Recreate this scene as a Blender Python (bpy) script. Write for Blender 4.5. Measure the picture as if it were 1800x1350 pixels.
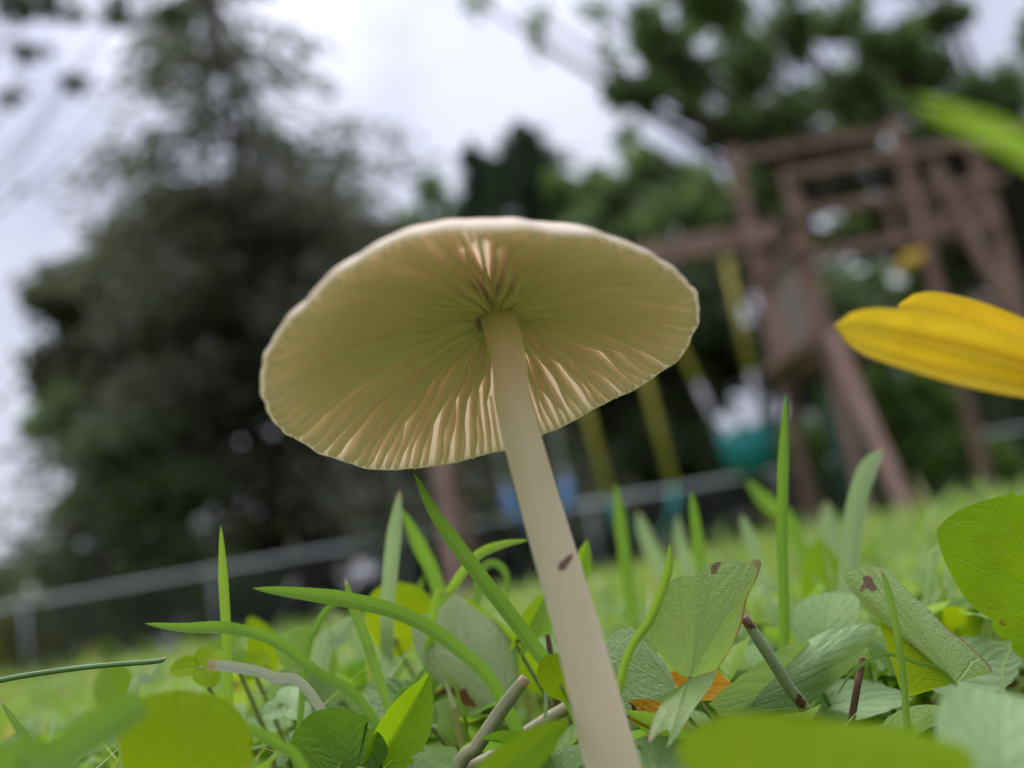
import bpy, math, random
import numpy as np
from mathutils import Vector
random.seed(7); rng = np.random.default_rng(11)
R_ = math.radians
for o in list(bpy.data.objects): bpy.data.objects.remove(o)
sc = bpy.context.scene
col = sc.collection

# ------------------------------------------------------------------ camera
FPX = 1900.0                       # focal length in pixels of the 1800 px wide photograph
PITCH, ROLL, CAMH = R_(10.85), R_(10.0), 0.042
FW = Vector((0, math.cos(PITCH), math.sin(PITCH)))
up0 = Vector((0, -math.sin(PITCH), math.cos(PITCH))); rt0 = Vector((1, 0, 0))
RT = rt0*math.cos(ROLL) - up0*math.sin(ROLL)
UP = rt0*math.sin(ROLL) + up0*math.cos(ROLL)
CAM = Vector((0, 0, CAMH))
cd = bpy.data.cameras.new('camera'); cam = bpy.data.objects.new('camera', cd); col.objects.link(cam)
cd.sensor_width = 36; cd.lens = 36*FPX/1800; cd.clip_start = 0.005; cd.clip_end = 2000
from mathutils import Matrix
m = Matrix((RT, UP, -FW)).transposed().to_4x4(); m.translation = CAM; cam.matrix_world = m
cd.dof.use_dof = True; cd.dof.focus_distance = 0.150; cd.dof.aperture_fstop = cd.lens/3.3; cd.dof.aperture_blades = 0
sc.camera = cam

# ------------------------------------------------------------------ sky, sun, exposure
SUN_EL, SUN_AZ = R_(62), R_(-35)
w = bpy.data.worlds.new('World'); sc.world = w; w.use_nodes = True
nt = w.node_tree; nt.nodes.clear(); N = nt.nodes.new; L = nt.links.new
out = N('ShaderNodeOutputWorld'); mixs = N('ShaderNodeMixShader'); mixs.inputs[0].default_value = 0.9
b1 = N('ShaderNodeBackground'); b2 = N('ShaderNodeBackground')
sky = N('ShaderNodeTexSky'); sky.sky_type = 'NISHITA'; sky.sun_disc = False
sky.sun_elevation = SUN_EL; sky.sun_rotation = SUN_AZ
L(sky.outputs[0], b1.inputs[0]); b1.inputs[1].default_value = 0.12
tc = N('ShaderNodeTexCoord')
nz = N('ShaderNodeTexNoise'); nz.inputs['Scale'].default_value = 3.2; nz.inputs['Detail'].default_value = 4; nz.inputs['Roughness'].default_value = .5
L(tc.outputs['Generated'], nz.inputs['Vector'])
cr = N('ShaderNodeValToRGB'); cr.color_ramp.interpolation = 'EASE'
cr.color_ramp.elements[0].position = .36; cr.color_ramp.elements[0].color = (.52, .53, .68, 1)
cr.color_ramp.elements[1].position = .62; cr.color_ramp.elements[1].color = (.79, .80, .93, 1)
L(nz.outputs['Fac'], cr.inputs[0])
sep = N('ShaderNodeSeparateXYZ'); L(tc.outputs['Generated'], sep.inputs[0])
mx = N('ShaderNodeMath'); mx.operation = 'MAXIMUM'; L(sep.outputs['Z'], mx.inputs[0]); mx.inputs[1].default_value = 0
pw = N('ShaderNodeMath'); pw.operation = 'POWER'; L(mx.outputs[0], pw.inputs[0]); pw.inputs[1].default_value = 3.0
ma = N('ShaderNodeMath'); ma.operation = 'MULTIPLY_ADD'; L(pw.outputs[0], ma.inputs[0]); ma.inputs[1].default_value = 3.0; ma.inputs[2].default_value = 0.70   # overcast: the zenith is brighter than the horizon
L(cr.outputs[0], b2.inputs[0]); L(ma.outputs[0], b2.inputs[1])
L(b1.outputs[0], mixs.inputs[1]); L(b2.outputs[0], mixs.inputs[2]); L(mixs.outputs[0], out.inputs[0])
sd = bpy.data.lights.new('sun', 'SUN'); sun = bpy.data.objects.new('sun', sd); col.objects.link(sun)
sd.energy = 1.5; sd.angle = R_(40); sd.color = (1, .97, .92)
sdir = Vector((math.sin(SUN_AZ)*math.cos(SUN_EL), math.cos(SUN_AZ)*math.cos(SUN_EL), math.sin(SUN_EL)))
sun.rotation_euler = sdir.to_track_quat('Z', 'Y').to_euler(); sun.location = (0, 0, 30)
vs = sc.view_settings; vs.view_transform = 'Standard'; vs.look = 'None'; vs.gamma = 1; vs.exposure = 0.38
cy = sc.cycles; cy.use_denoising = True
cy.use_adaptive_sampling = False; cy.max_bounces = 12; cy.diffuse_bounces = 9; cy.transmission_bounces = 9; cy.glossy_bounces = 3
cy.sample_clamp_indirect = 6; cy.caustics_reflective = False; cy.caustics_refractive = False

# ------------------------------------------------------------------ helpers
def P(px, py, d):                   # photo pixel + depth along the view axis -> world point
    px, py, d = float(px), float(py), float(d); return CAM + d*(FW + (px-900)/FPX*RT - (py-675)/FPX*UP)
def G(px, py, Y):                   # photo pixel -> world point on the vertical plane y = Y
    v = FW + (px-900)/FPX*RT - (py-675)/FPX*UP
    return CAM + v*(Y/v.y)
FWn, RTn, UPn, CAMn = map(np.array, (FW, RT, UP, CAM))
def proj(p):
    q = np.asarray(p)-CAMn; d = q@FWn
    return 900+FPX*(q@RTn)/d, 675-FPX*(q@UPn)/d, d
def mesh(name, V, F, mat, parent=None, uv=None, smooth=True, loc=None):
    me = bpy.data.meshes.new(name)
    V = [tuple(v) for v in V]
    me.from_pydata(V, [], F)
    if uv is not None:
        lay = me.uv_layers.new(name='UVMap')
        vi = np.zeros(len(me.loops), dtype=np.int32); me.loops.foreach_get('vertex_index', vi)
        lay.data.foreach_set('uv', np.asarray(uv, dtype=np.float32)[vi].ravel())
    if smooth: me.polygons.foreach_set('use_smooth', [True]*len(me.polygons))
    me.materials.append(mat); me.update()
    o = bpy.data.objects.new(name, me); col.objects.link(o)
    if parent: o.parent = parent
    if loc is not None: o.location = loc
    return o
def quads(name, V, mat, parent=None, uv=None, smooth=False):
    """big mesh: V is (n,4,3); each row one quad"""
    n = len(V); me = bpy.data.meshes.new(name)
    me.vertices.add(n*4); me.vertices.foreach_set('co', np.asarray(V, dtype=np.float32).ravel())
    me.loops.add(n*4); me.loops.foreach_set('vertex_index', np.arange(n*4, dtype=np.int32))
    me.polygons.add(n); me.polygons.foreach_set('loop_start', np.arange(0, n*4, 4, dtype=np.int32))
    me.polygons.foreach_set('use_smooth', np.full(n, smooth))
    if uv is not None:
        lay = me.uv_layers.new(name='UVMap'); lay.data.foreach_set('uv', np.asarray(uv, dtype=np.float32).ravel())
    me.materials.append(mat); me.update(calc_edges=True); me.validate()
    o = bpy.data.objects.new(name, me); col.objects.link(o)
    if parent: o.parent = parent
    return o
def thing(name, label, cat, loc=(0, 0, 0), group=None):
    o = bpy.data.objects.new(name, None); o.empty_display_size = .01; col.objects.link(o); o.location = loc
    return tag(o, label, cat, group)
def tag(o, label, cat, group=None, kind=None):
    if label: o['label'] = label
    if cat: o['category'] = cat
    if group: o['group'] = group
    if kind: o['kind'] = kind
    return o
def spline(pts, n):
    """Catmull-Rom through tuples of any length"""
    p = np.array([list(q) for q in pts], float)
    if len(p) == 2: return p[0]+(p[1]-p[0])*np.linspace(0, 1, n)[:, None]
    e = np.vstack([2*p[0]-p[1], p, 2*p[-1]-p[-2]]); k = len(p)-1; r = []
    for t in np.linspace(0, k-1e-6, n):
        i = int(t); u = t-i; a, b, c, d = e[i:i+4]
        r.append(.5*((2*b)+(c-a)*u+(2*a-5*b+4*c-d)*u*u+(3*b-a-3*c+d)*u**3))
    return np.array(r)
def tube(pts, rad, n=8, off=(0, 0, 0), cap=True):
    """tube along points with radius per point -> V, F, UV"""
    p = np.array([list(q) for q in pts], float)-np.array(off); k = len(p)
    rad = np.broadcast_to(np.asarray(rad, float), (k,))
    T = np.gradient(p, axis=0); T /= np.linalg.norm(T, axis=1)[:, None]+1e-12
    ref = np.array([0, 0, 1.]) if abs(T[0][2]) < .9 else np.array([1., 0, 0])
    V = []; UV = []; F = []
    a = np.cross(T[0], ref); a /= np.linalg.norm(a)
    for i in range(k):
        a = a-T[i]*(a@T[i]); a /= np.linalg.norm(a); b = np.cross(T[i], a)
        for j in range(n):
            th = 2*math.pi*j/n
            V.append(p[i]+rad[i]*(math.cos(th)*a+math.sin(th)*b)); UV.append((i/(k-1), j/n))
    for i in range(k-1):
        for j in range(n):
            F.append((i*n+j, i*n+(j+1) % n, (i+1)*n+(j+1) % n, (i+1)*n+j))
    if cap: F.append(tuple(range(n))[::-1]); F.append(tuple((k-1)*n+j for j in range(n)))
    return V, F, UV
def box_between(a, b, wx, wy, off=(0, 0, 0), side=None, bev=.06):
    """a beam with bevelled corners from a to b"""
    a = np.array(a, float)-np.array(off); b = np.array(b, float)-np.array(off)
    t = b-a; t /= np.linalg.norm(t)
    s = np.array(side if side is not None else ((0, 1, 0) if abs(t[1]) < .9 else (1, 0, 0)), float)
    s = s-t*(s@t); s /= np.linalg.norm(s); q = np.cross(t, s)
    c = bev*min(wx, wy); hx, hy = wx/2, wy/2
    ring = [(-hx+c, -hy), (hx-c, -hy), (hx, -hy+c), (hx, hy-c), (hx-c, hy), (-hx+c, hy), (-hx, hy-c), (-hx, -hy+c)]
    V = [e+s*x+q*y for e in (a, b) for x, y in ring]
    F = [(j, (j+1) % 8, 8+(j+1) % 8, 8+j) for j in range(8)]+[tuple(range(8))[::-1], tuple(range(8, 16))]
    return V, F

# ------------------------------------------------------------------ materials
def newmat(name):
    mt = bpy.data.materials.new(name); mt.use_nodes = True; t = mt.node_tree; t.nodes.clear()
    return mt, t, t.nodes.new, t.links.new
def rgb(c): return (c[0], c[1], c[2], 1)
def s2l(r, g, b):                       # sRGB bytes -> linear
    return tuple(((x/255/12.92) if x/255 <= .04045 else ((x/255+.055)/1.055)**2.4) for x in (r, g, b))
def basic(name, c1, c2=None, rough=.7, scale=20, bump=.2, spec=.3, sss=0, stretch=(1, 1, 1), bscale=None, trans=0, tcol=None):
    mt, t, N, L = newmat(name)
    o = N('ShaderNodeOutputMaterial'); p = N('ShaderNodeBsdfPrincipled'); tc = N('ShaderNodeTexCoord'); mp = N('ShaderNodeMapping')
    mp.inputs['Scale'].default_value = stretch; L(tc.outputs['Object'], mp.inputs[0])
    nz = N('ShaderNodeTexNoise'); nz.inputs['Scale'].default_value = scale; nz.inputs['Detail'].default_value = 5; L(mp.outputs[0], nz.inputs['Vector'])
    r = N('ShaderNodeValToRGB'); r.color_ramp.elements[0].position = .32; r.color_ramp.elements[1].position = .68
    r.color_ramp.elements[0].color = rgb(c1); r.color_ramp.elements[1].color = rgb(c2 or c1); L(nz.outputs['Fac'], r.inputs[0])
    L(r.outputs[0], p.inputs['Base Color']); p.inputs['Roughness'].default_value = rough; p.inputs['Specular IOR Level'].default_value = spec
    if bump:
        n2 = N('ShaderNodeTexNoise'); n2.inputs['Scale'].default_value = bscale or scale*4; n2.inputs['Detail'].default_value = 4; L(mp.outputs[0], n2.inputs['Vector'])
        b = N('ShaderNodeBump'); b.inputs['Strength'].default_value = bump; b.inputs['Distance'].default_value = .2/(bscale or scale*4); L(n2.outputs['Fac'], b.inputs['Height']); L(b.outputs[0], p.inputs['Normal'])
    if sss:
        p.inputs['Subsurface Weight'].default_value = 1; p.inputs['Subsurface Radius'].default_value = (1, .75, .4); p.inputs['Subsurface Scale'].default_value = sss
    if trans:
        tr = N('ShaderNodeBsdfTranslucent'); tr.inputs[0].default_value = rgb(tcol or c1); mi = N('ShaderNodeMixShader'); mi.inputs[0].default_value = trans
        L(p.outputs[0], mi.inputs[1]); L(tr.outputs[0], mi.inputs[2]); L(mi.outputs[0], o.inputs[0])
    else: L(p.outputs[0], o.inputs[0])
    return mt
def leafmat(name, c1, c2, tcol, trans=.45, rough=.42, nv=4, slope=.7, vein=.22, vbump=.35, spots=0, edge=0, quilt=.10, spec=.3, scol=(.16, .07, .03), vcol=None, palm=0, isl=None, ev=(0., 0.)):
    """leaf shader on UV: u along the leaf, v across it (0..1, midrib at .5)"""
    mt, t, N, L = newmat(name)
    def M(op, a, b=None, c=None):
        n = N('ShaderNodeMath'); n.operation = op
        for i, x in enumerate((a, b, c)):
            if x is None: continue
            if isinstance(x, (int, float)): n.inputs[i].default_value = x
            else: L(x, n.inputs[i])
        return n.outputs[0]
    def ramp(x, lo, hi, a=0., b=1.):
        n = N('ShaderNodeMapRange'); n.interpolation_type = 'SMOOTHSTEP'; L(x, n.inputs[0])
        for i, q in enumerate((lo, hi, a, b)): n.inputs[i+1].default_value = q
        return n.outputs[0]
    def mix(f, a, b):
        n = N('ShaderNodeMix'); n.data_type = 'RGBA'
        if isinstance(f, (int, float)): n.inputs[0].default_value = f
        else: L(f, n.inputs[0])
        for i, x in ((6, a), (7, b)):
            if isinstance(x, tuple): n.inputs[i].default_value = rgb(x)
            else: L(x, n.inputs[i])
        return n.outputs[2]
    o = N('ShaderNodeOutputMaterial'); p = N('ShaderNodeBsdfPrincipled'); uv = N('ShaderNodeUVMap'); sp = N('ShaderNodeSeparateXYZ'); L(uv.outputs[0], sp.inputs[0])
    tc = N('ShaderNodeTexCoord')
    def noise(scale, detail=4, src=None):
        n = N('ShaderNodeTexNoise'); n.inputs['Scale'].default_value = scale; n.inputs['Detail'].default_value = detail; L(src or tc.outputs['Object'], n.inputs['Vector']); return n.outputs['Fac']
    u, v = sp.outputs[0], sp.outputs[1]
    wob = M('MULTIPLY', M('SUBTRACT', noise(5, 2, uv.outputs[0]), .5), .12)
    a = M('ABSOLUTE', M('MULTIPLY_ADD', v, 2., -1.))
    tt = M('ADD', M('MULTIPLY', M('SUBTRACT', u, M('MULTIPLY', a, slope)), float(nv)), M('MULTIPLY', wob, 4.))
    saw = M('ABSOLUTE', M('SUBTRACT', M('FRACT', tt), .5))
    side = M('MULTIPLY', ramp(saw, 0., .07, 1., 0.), ramp(a, .75, 1., 1., 0.))
    mid = ramp(a, 0., .055, 1., 0.)
    veins = M('MAXIMUM', mid, M('MULTIPLY', side, .7))
    if palm:       # veins fan out from the leaf base: u = distance from the base, v = place along the edge
        a = M('ABSOLUTE', M('SUBTRACT', M('FRACT', M('ADD', M('MULTIPLY', v, float(palm)), M('MULTIPLY', wob, 1.2))), .5))
        mid = ramp(M('MULTIPLY', a, M('ADD', u, .08)), .0, .022, 1., 0.); mid = M('MULTIPLY', mid, ramp(u, .7, 1., 1., .15))
        saw = M('ABSOLUTE', M('SUBTRACT', M('FRACT', M('ADD', M('SUBTRACT', M('MULTIPLY', u, 5.), M('MULTIPLY', a, 3.4)), M('MULTIPLY', wob, 5.))), .5))
        side = M('MULTIPLY', ramp(saw, 0., .06, 1., 0.), ramp(u, .2, .5)); veins = M('MAXIMUM', mid, M('MULTIPLY', side, .45)); a = u
    n1 = noise(160, 5); n2 = noise(900, 3)
    vo = N('ShaderNodeTexVoronoi'); vo.feature = 'DISTANCE_TO_EDGE'; vo.inputs['Scale'].default_value = 1100
    nd = N('ShaderNodeTexNoise'); nd.inputs['Scale'].default_value = 700; L(tc.outputs['Object'], nd.inputs['Vector'])
    va = N('ShaderNodeVectorMath'); va.operation = 'MULTIPLY_ADD'; L(nd.outputs['Color'], va.inputs[0]); va.inputs[1].default_value = (.0008,)*3; L(tc.outputs['Object'], va.inputs[2]); L(va.outputs[0], vo.inputs['Vector'])
    net = ramp(vo.outputs['Distance'], .0, .16, 1., 0.); n4 = noise(2600, 2)
    base = mix(ramp(n1, .3, .7), c1, c2)
    if isl:
        gi = N('ShaderNodeNewGeometry'); cr_ = N('ShaderNodeValToRGB')
        while len(cr_.color_ramp.elements) < len(isl): cr_.color_ramp.elements.new(.5)
        for i, c in enumerate(isl): cr_.color_ramp.elements[i].position = i/(len(isl)-1); cr_.color_ramp.elements[i].color = rgb(c)
        L(gi.outputs['Random Per Island'], cr_.inputs[0]); base = mix(ramp(n1, .2, .8, .0, .35), cr_.outputs[0], c2)
    base = mix(M('MULTIPLY', net, .14), base, tuple(min(1, x*1.25+.03) for x in c2)); base = mix(ramp(n4, .35, .75, 0., .28), base, tuple(x*.62 for x in c1))
    base = mix(ramp(noise(55, 3), .5, .75, 0., .45), base, tuple((x*.8 if i else x*1.1) for i, x in enumerate(c1)))
    base = mix(M('MULTIPLY', veins, vein), base, vcol or tuple(min(1, x*1.5+.05) for x in c2))
    tb = mix(ramp(n1, .3, .7), tcol, tuple(x*.75 for x in tcol))
    if isl: q = N('ShaderNodeMix'); q.data_type = 'RGBA'; q.blend_type = 'MULTIPLY'; q.inputs[0].default_value = 1; L(cr_.outputs[0], q.inputs[6]); q.inputs[7].default_value = (1.7, 1.65, .8, 1); tb = q.outputs[2]
    tb = mix(M('MULTIPLY', net, .2), tb, tuple(x*.6 for x in tcol)); tb = mix(M('MULTIPLY', veins, .35), tb, tuple(x*.5 for x in tcol))
    if spots:
        s = ramp(noise(120, 3), .70-spots*.12, .73-spots*.12); base = mix(s, base, scol); tb = mix(s, tb, scol)
    if edge:
        e = M('MULTIPLY', M('MULTIPLY', ramp(a, .93, .975), ramp(v, ev[0]-.001, ev[1])), ramp(noise(90, 2), .62-edge*.3, .70-edge*.3)); base = mix(e, base, (.38, .22, .12)); tb = mix(e, tb, (.25, .1, .04))
    L(base, p.inputs['Base Color']); p.inputs['Roughness'].default_value = rough; p.inputs['Specular IOR Level'].default_value = spec
    hb = M('ADD', M('MULTIPLY', veins, -vbump), M('ADD', M('MULTIPLY', ramp(saw, 0., .5), quilt), M('ADD', M('MULTIPLY', n2, .30), M('MULTIPLY', net, -.14))))
    b = N('ShaderNodeBump'); b.inputs['Strength'].default_value = .6; b.inputs['Distance'].default_value = .0006; L(hb, b.inputs['Height']); L(b.outputs[0], p.inputs['Normal'])
    tr = N('ShaderNodeBsdfTranslucent'); L(tb, tr.inputs[0]); mi = N('ShaderNodeMixShader'); mi.inputs[0].default_value = trans
    L(p.outputs[0], mi.inputs[1]); L(tr.outputs[0], mi.inputs[2]); L(mi.outputs[0], o.inputs[0])
    return mt
def blademat(name, c1, c2, tcol, trans=.4, tip=0, tipcol=(.45, .33, .18), specks=0, rough=.4):
    """grass blade on UV: u from tip (0) to root (1), v across"""
    mt, t, N, L = newmat(name)
    o = N('ShaderNodeOutputMaterial'); p = N('ShaderNodeBsdfPrincipled'); uv = N('ShaderNodeUVMap'); tc = N('ShaderNodeTexCoord')
    mp = N('ShaderNodeMapping'); mp.inputs['Scale'].default_value = (2.5, 22, 1); L(uv.outputs[0], mp.inputs[0])
    nz = N('ShaderNodeTexNoise'); nz.inputs['Scale'].default_value = 1.; nz.inputs['Detail'].default_value = 3; L(mp.outputs[0], nz.inputs['Vector'])
    n2 = N('ShaderNodeTexNoise'); n2.inputs['Scale'].default_value = 60; L(tc.outputs['Object'], n2.inputs['Vector'])
    ad = N('ShaderNodeMath'); ad.operation = 'ADD'; L(nz.outputs['Fac'], ad.inputs[0]); L(n2.outputs['Fac'], ad.inputs[1])
    mr = N('ShaderNodeMapRange'); L(ad.outputs[0], mr.inputs[0]); mr.inputs[1].default_value = .7; mr.inputs[2].default_value = 1.3
    mi = N('ShaderNodeMix'); mi.data_type = 'RGBA'; L(mr.outputs[0], mi.inputs[0]); mi.inputs[6].default_value = rgb(c1); mi.inputs[7].default_value = rgb(c2)
    c = mi.outputs[2]; sp = N('ShaderNodeSeparateXYZ'); L(uv.outputs[0], sp.inputs[0]); masks = []
    mb = N('ShaderNodeMath'); mb.operation = 'SUBTRACT'; L(sp.outputs[1], mb.inputs[0]); mb.inputs[1].default_value = .5
    mc = N('ShaderNodeMath'); mc.operation = 'ABSOLUTE'; L(mb.outputs[0], mc.inputs[0])
    me_ = N('ShaderNodeMapRange'); me_.interpolation_type = 'SMOOTHSTEP'; L(mc.outputs[0], me_.inputs[0]); me_.inputs[1].default_value = .0; me_.inputs[2].default_value = .09; me_.inputs[3].default_value = .4; me_.inputs[4].default_value = 0.
    qq = N('ShaderNodeMix'); qq.data_type = 'RGBA'; L(me_.outputs[0], qq.inputs[0]); L(c, qq.inputs[6]); qq.inputs[7].default_value = rgb(tuple(min(1, x*1.5+.06) for x in c2)); c = qq.outputs[2]
    n5 = N('ShaderNodeTexNoise'); n5.inputs['Scale'].default_value = 240; n5.inputs['Detail'].default_value = 5; L(tc.outputs['Object'], n5.inputs['Vector'])
    m5 = N('ShaderNodeMapRange'); L(n5.outputs['Fac'], m5.inputs[0]); m5.inputs[1].default_value = .55; m5.inputs[2].default_value = .75; m5.inputs[4].default_value = .5
    qq = N('ShaderNodeMix'); qq.data_type = 'RGBA'; L(m5.outputs[0], qq.inputs[0]); L(c, qq.inputs[6]); qq.inputs[7].default_value = rgb((c1[0]*1.25, c1[1]*.9, c1[2])); c = qq.outputs[2]
    if tip:
        r = N('ShaderNodeMapRange'); r.interpolation_type = 'SMOOTHSTEP'; L(sp.outputs[0], r.inputs[0]); r.inputs[1].default_value = tip; r.inputs[2].default_value = tip*.6; masks.append((r.outputs[0], tipcol))
    if specks:
        n3 = N('ShaderNodeTexNoise'); n3.inputs['Scale'].default_value = 420; n3.inputs['Detail'].default_value = 3; L(tc.outputs['Object'], n3.inputs['Vector'])
        r = N('ShaderNodeMapRange'); L(n3.outputs['Fac'], r.inputs[0]); r.inputs[1].default_value = .60; r.inputs[2].default_value = .64; masks.append((r.outputs[0], (.10, .04, .02)))
    tcl = None
    tr = N('ShaderNodeBsdfTranslucent'); tr.inputs[0].default_value = rgb(tcol)
    for f, cc in masks:
        q = N('ShaderNodeMix'); q.data_type = 'RGBA'; L(f, q.inputs[0]); L(c, q.inputs[6]); q.inputs[7].default_value = rgb(cc); c = q.outputs[2]
        q = N('ShaderNodeMix'); q.data_type = 'RGBA'; L(f, q.inputs[0]); q.inputs[7].default_value = rgb(cc)
        if tcl is None: q.inputs[6].default_value = rgb(tcol)
        else: L(tcl, q.inputs[6])
        tcl = q.outputs[2]
    if tcl is not None: L(tcl, tr.inputs[0])
    L(c, p.inputs['Base Color']); p.inputs['Roughness'].default_value = rough; p.inputs['Specular IOR Level'].default_value = .35
    b = N('ShaderNodeBump'); b.inputs['Strength'].default_value = .3; b.inputs['Distance'].default_value = .0003; L(nz.outputs['Fac'], b.inputs['Height']); L(b.outputs[0], p.inputs['Normal'])
    ms = N('ShaderNodeMixShader'); ms.inputs[0].default_value = trans; L(p.outputs[0], ms.inputs[1]); L(tr.outputs[0], ms.inputs[2]); L(ms.outputs[0], o.inputs[0])
    return mt

# ------------------------------------------------------------------ ground
def ground_h(x, y):
    return 0.012*np.sin(x*1.1+.4)*np.clip((y-.6)/2, 0, 1)+0.05*np.clip((x-.1)/1.2, 0, 1)*np.clip((y-.35)/1.5, 0, 1)
xs = np.concatenate([-np.geomspace(600, .05, 40), [0], np.geomspace(.05, 600, 40)])
ys = np.concatenate([-np.geomspace(300, .05, 16), [0], np.geomspace(.05, 900, 60)])
X, Y = np.meshgrid(xs, ys); Z = ground_h(X, Y)
nx, ny = len(xs), len(ys)
M_ground = basic('lawn_soil', (.06, .09, .014), (.11, .165, .025), .95, 6, .5, .1, bscale=40)
g = mesh('ground', np.c_[X.ravel(), Y.ravel(), Z.ravel()], [(j*nx+i, j*nx+i+1, (j+1)*nx+i+1, (j+1)*nx+i) for j in range(ny-1) for i in range(nx-1)], M_ground)
tag(g, None, None, kind='structure')

# ------------------------------------------------------------------ trees
def leafcol(name, c1, c2, t): return basic(name, c1, c2, .55, .7, 0, .3, trans=.45, tcol=t)
M_bark = basic('bark_brown', (.05, .035, .028), (.10, .07, .055), .9, 6, .6, .1, stretch=(1, 1, .2))
M_barkd = basic('bark_dark', (.022, .018, .016), (.05, .04, .034), .9, 6, .6, .1, stretch=(1, 1, .2))
M_con = leafcol('conifer_needles', (.085, .095, .066), (.125, .132, .09), (.14, .16, .08))
M_con2 = leafcol('arborvitae_scales', (.028, .056, .028), (.055, .085, .04), (.05, .09, .03))
M_dec = leafcol('deciduous_leaves', (.095, .135, .06), (.14, .18, .08), (.22, .32, .09))
M_dec2 = leafcol('light_green_leaves', (.06, .11, .025), (.11, .17, .04), (.16, .28, .04))
M_hedge = leafcol('hedge_leaves', (.065, .085, .045), (.10, .12, .06), (.13, .18, .07))
def rand_unit(n):
    v = rng.normal(size=(n, 3)); return v/np.linalg.norm(v, axis=1)[:, None]
def leaf_quads(c, size, asp=.6, flat=None):
    """one pointed quad at each centre; flat = preferred long direction (n,3)"""
    n = len(c); a = rand_unit(n) if flat is None else flat+rand_unit(n)*.45
    a /= np.linalg.norm(a, axis=1)[:, None]
    b = np.cross(a, rand_unit(n)); b /= np.linalg.norm(b, axis=1)[:, None]+1e-9
    s = size*rng.uniform(.6, 1.3, n)[:, None]
    return np.stack([c-a*s*.5, c+b*s*asp*.5, c+a*s*.5, c-b*s*asp*.5], 1)
def blob_leaves(clumps, per, size, hollow=.35, asp=.6):
    cs = []
    for c, r, *pp in clumps:
        n = pp[0] if pp else per
        sub = rand_unit(9)*rng.uniform(.35, 1.0, (9, 1)); wgt = rng.integers(0, 9, n)      # a clump is a loose handful of sprays
        d = sub[wgt]*.85+rng.normal(size=(n, 3))*.21
        cs.append(np.array(c)+d*np.array(r))
    return leaf_quads(np.concatenate(cs), size, asp)
def limb(pts, r0, r1, n=7):
    q = spline(pts, max(6, 4*len(pts))); return tube(q, np.linspace(r0, r1, len(q)), n)
def broad_tree(name, label, base, top, r_trunk, clumps, per, size, mat, bark, group=None, limbs=True, asp=.62):
    base = np.array(base, float); top = np.array(top, float)
    t = thing(name, label, 'tree' if 'tree' in name else 'shrub', base, group)
    V, F, U = limb([base-base, (top-base)*.35+np.array([.03, 0, 0])*np.linalg.norm(top-base), (top-base)*.7, top-base], r_trunk, r_trunk*.4)
    V = list(V); F = list(F)
    if limbs:
        for c, r, *pp in clumps:
            c = np.array(c)-base; k = np.clip((c[2]/(top-base)[2])*.6, .15, .9); s = (top-base)*k
            v2, f2, _ = limb([s, s*.4+c*.6-np.array([0, 0, .12*np.linalg.norm(c-s)]), c], r_trunk*.32, r_trunk*.06, 5)
            o = len(V); V += list(v2); F += [tuple(i+o for i in f) for f in f2]
    mesh('trunk', V, F, bark, t)
    q = blob_leaves([(np.array(c)-base, *r) for c, *r in clumps], per, size, asp=asp)
    quads('crown', q, mat, t)
    return t
def conifer(name, label, base, H, Rb, r_trunk, nbr, per, size, mat, bark, z0=.05, taper=1.0, droop=.25, lean=(0, 0), group=None, sparse_top=None, spread=.10):
    base = np.array(base, float); t = thing(name, label, 'tree', base, group)
    axis = lambda z: np.array([lean[0]*z/H, lean[1]*z/H, z])
    V, F, _ = tube([axis(z) for z in np.linspace(0, H, 14)], np.linspace(r_trunk, .03, 14), 8); V = list(V); F = list(F)
    C = []; D = []
    for i in range(nbr):
        k = (i+rng.random())/nbr; z = H*(z0+(1-z0)*k); Rr = Rb*max(.03, (1-k)**taper)*rng.uniform(.65, 1.15)
        az = rng.random()*2*math.pi; d = np.array([math.cos(az), math.sin(az), 0.])
        s = axis(z); tip = s+d*Rr+np.array([0, 0, -droop*Rr]); mid = s+d*Rr*.5+np.array([0, 0, .04*Rr])
        v2, f2, _ = limb([s, mid, tip], max(.012, r_trunk*.16*(1-k)), .006, 4); o = len(V); V += list(v2); F += [tuple(j+o for j in f) for f in f2]
        n = max(6, int(per*Rr/Rb)) if sparse_top is None or k < sparse_top else max(4, int(per*Rr/Rb*.55))
        u = rng.uniform(.12, 1.02, n)[:, None]
        c = (1-u)**2*s+2*u*(1-u)*mid+u*u*tip
        c = c+rng.normal(size=(n, 3))*np.array([1, 1, .55])*Rr*spread+np.array([0, 0, -1])*rng.random((n, 1))*Rr*spread*1.3
        C.append(c); D.append(np.repeat((d+np.array([0, 0, -.5]))[None], n, 0))
    mesh('trunk', V, F, bark, t)
    quads('crown', leaf_quads(np.concatenate(C), size, .45, np.concatenate(D)), mat, t)
    return t
def gz(px, Y): p = G(px, 1000, Y); return (p.x, Y, 0.)
def ball(px, py, Y, rpx, rpy=None, ry=None):
    p = G(px, py, Y); r = rpx/FPX*Y; rz = (rpy or rpx)/FPX*Y
    return ((p.x, p.y, p.z), (r, ry or r, rz))

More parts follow.
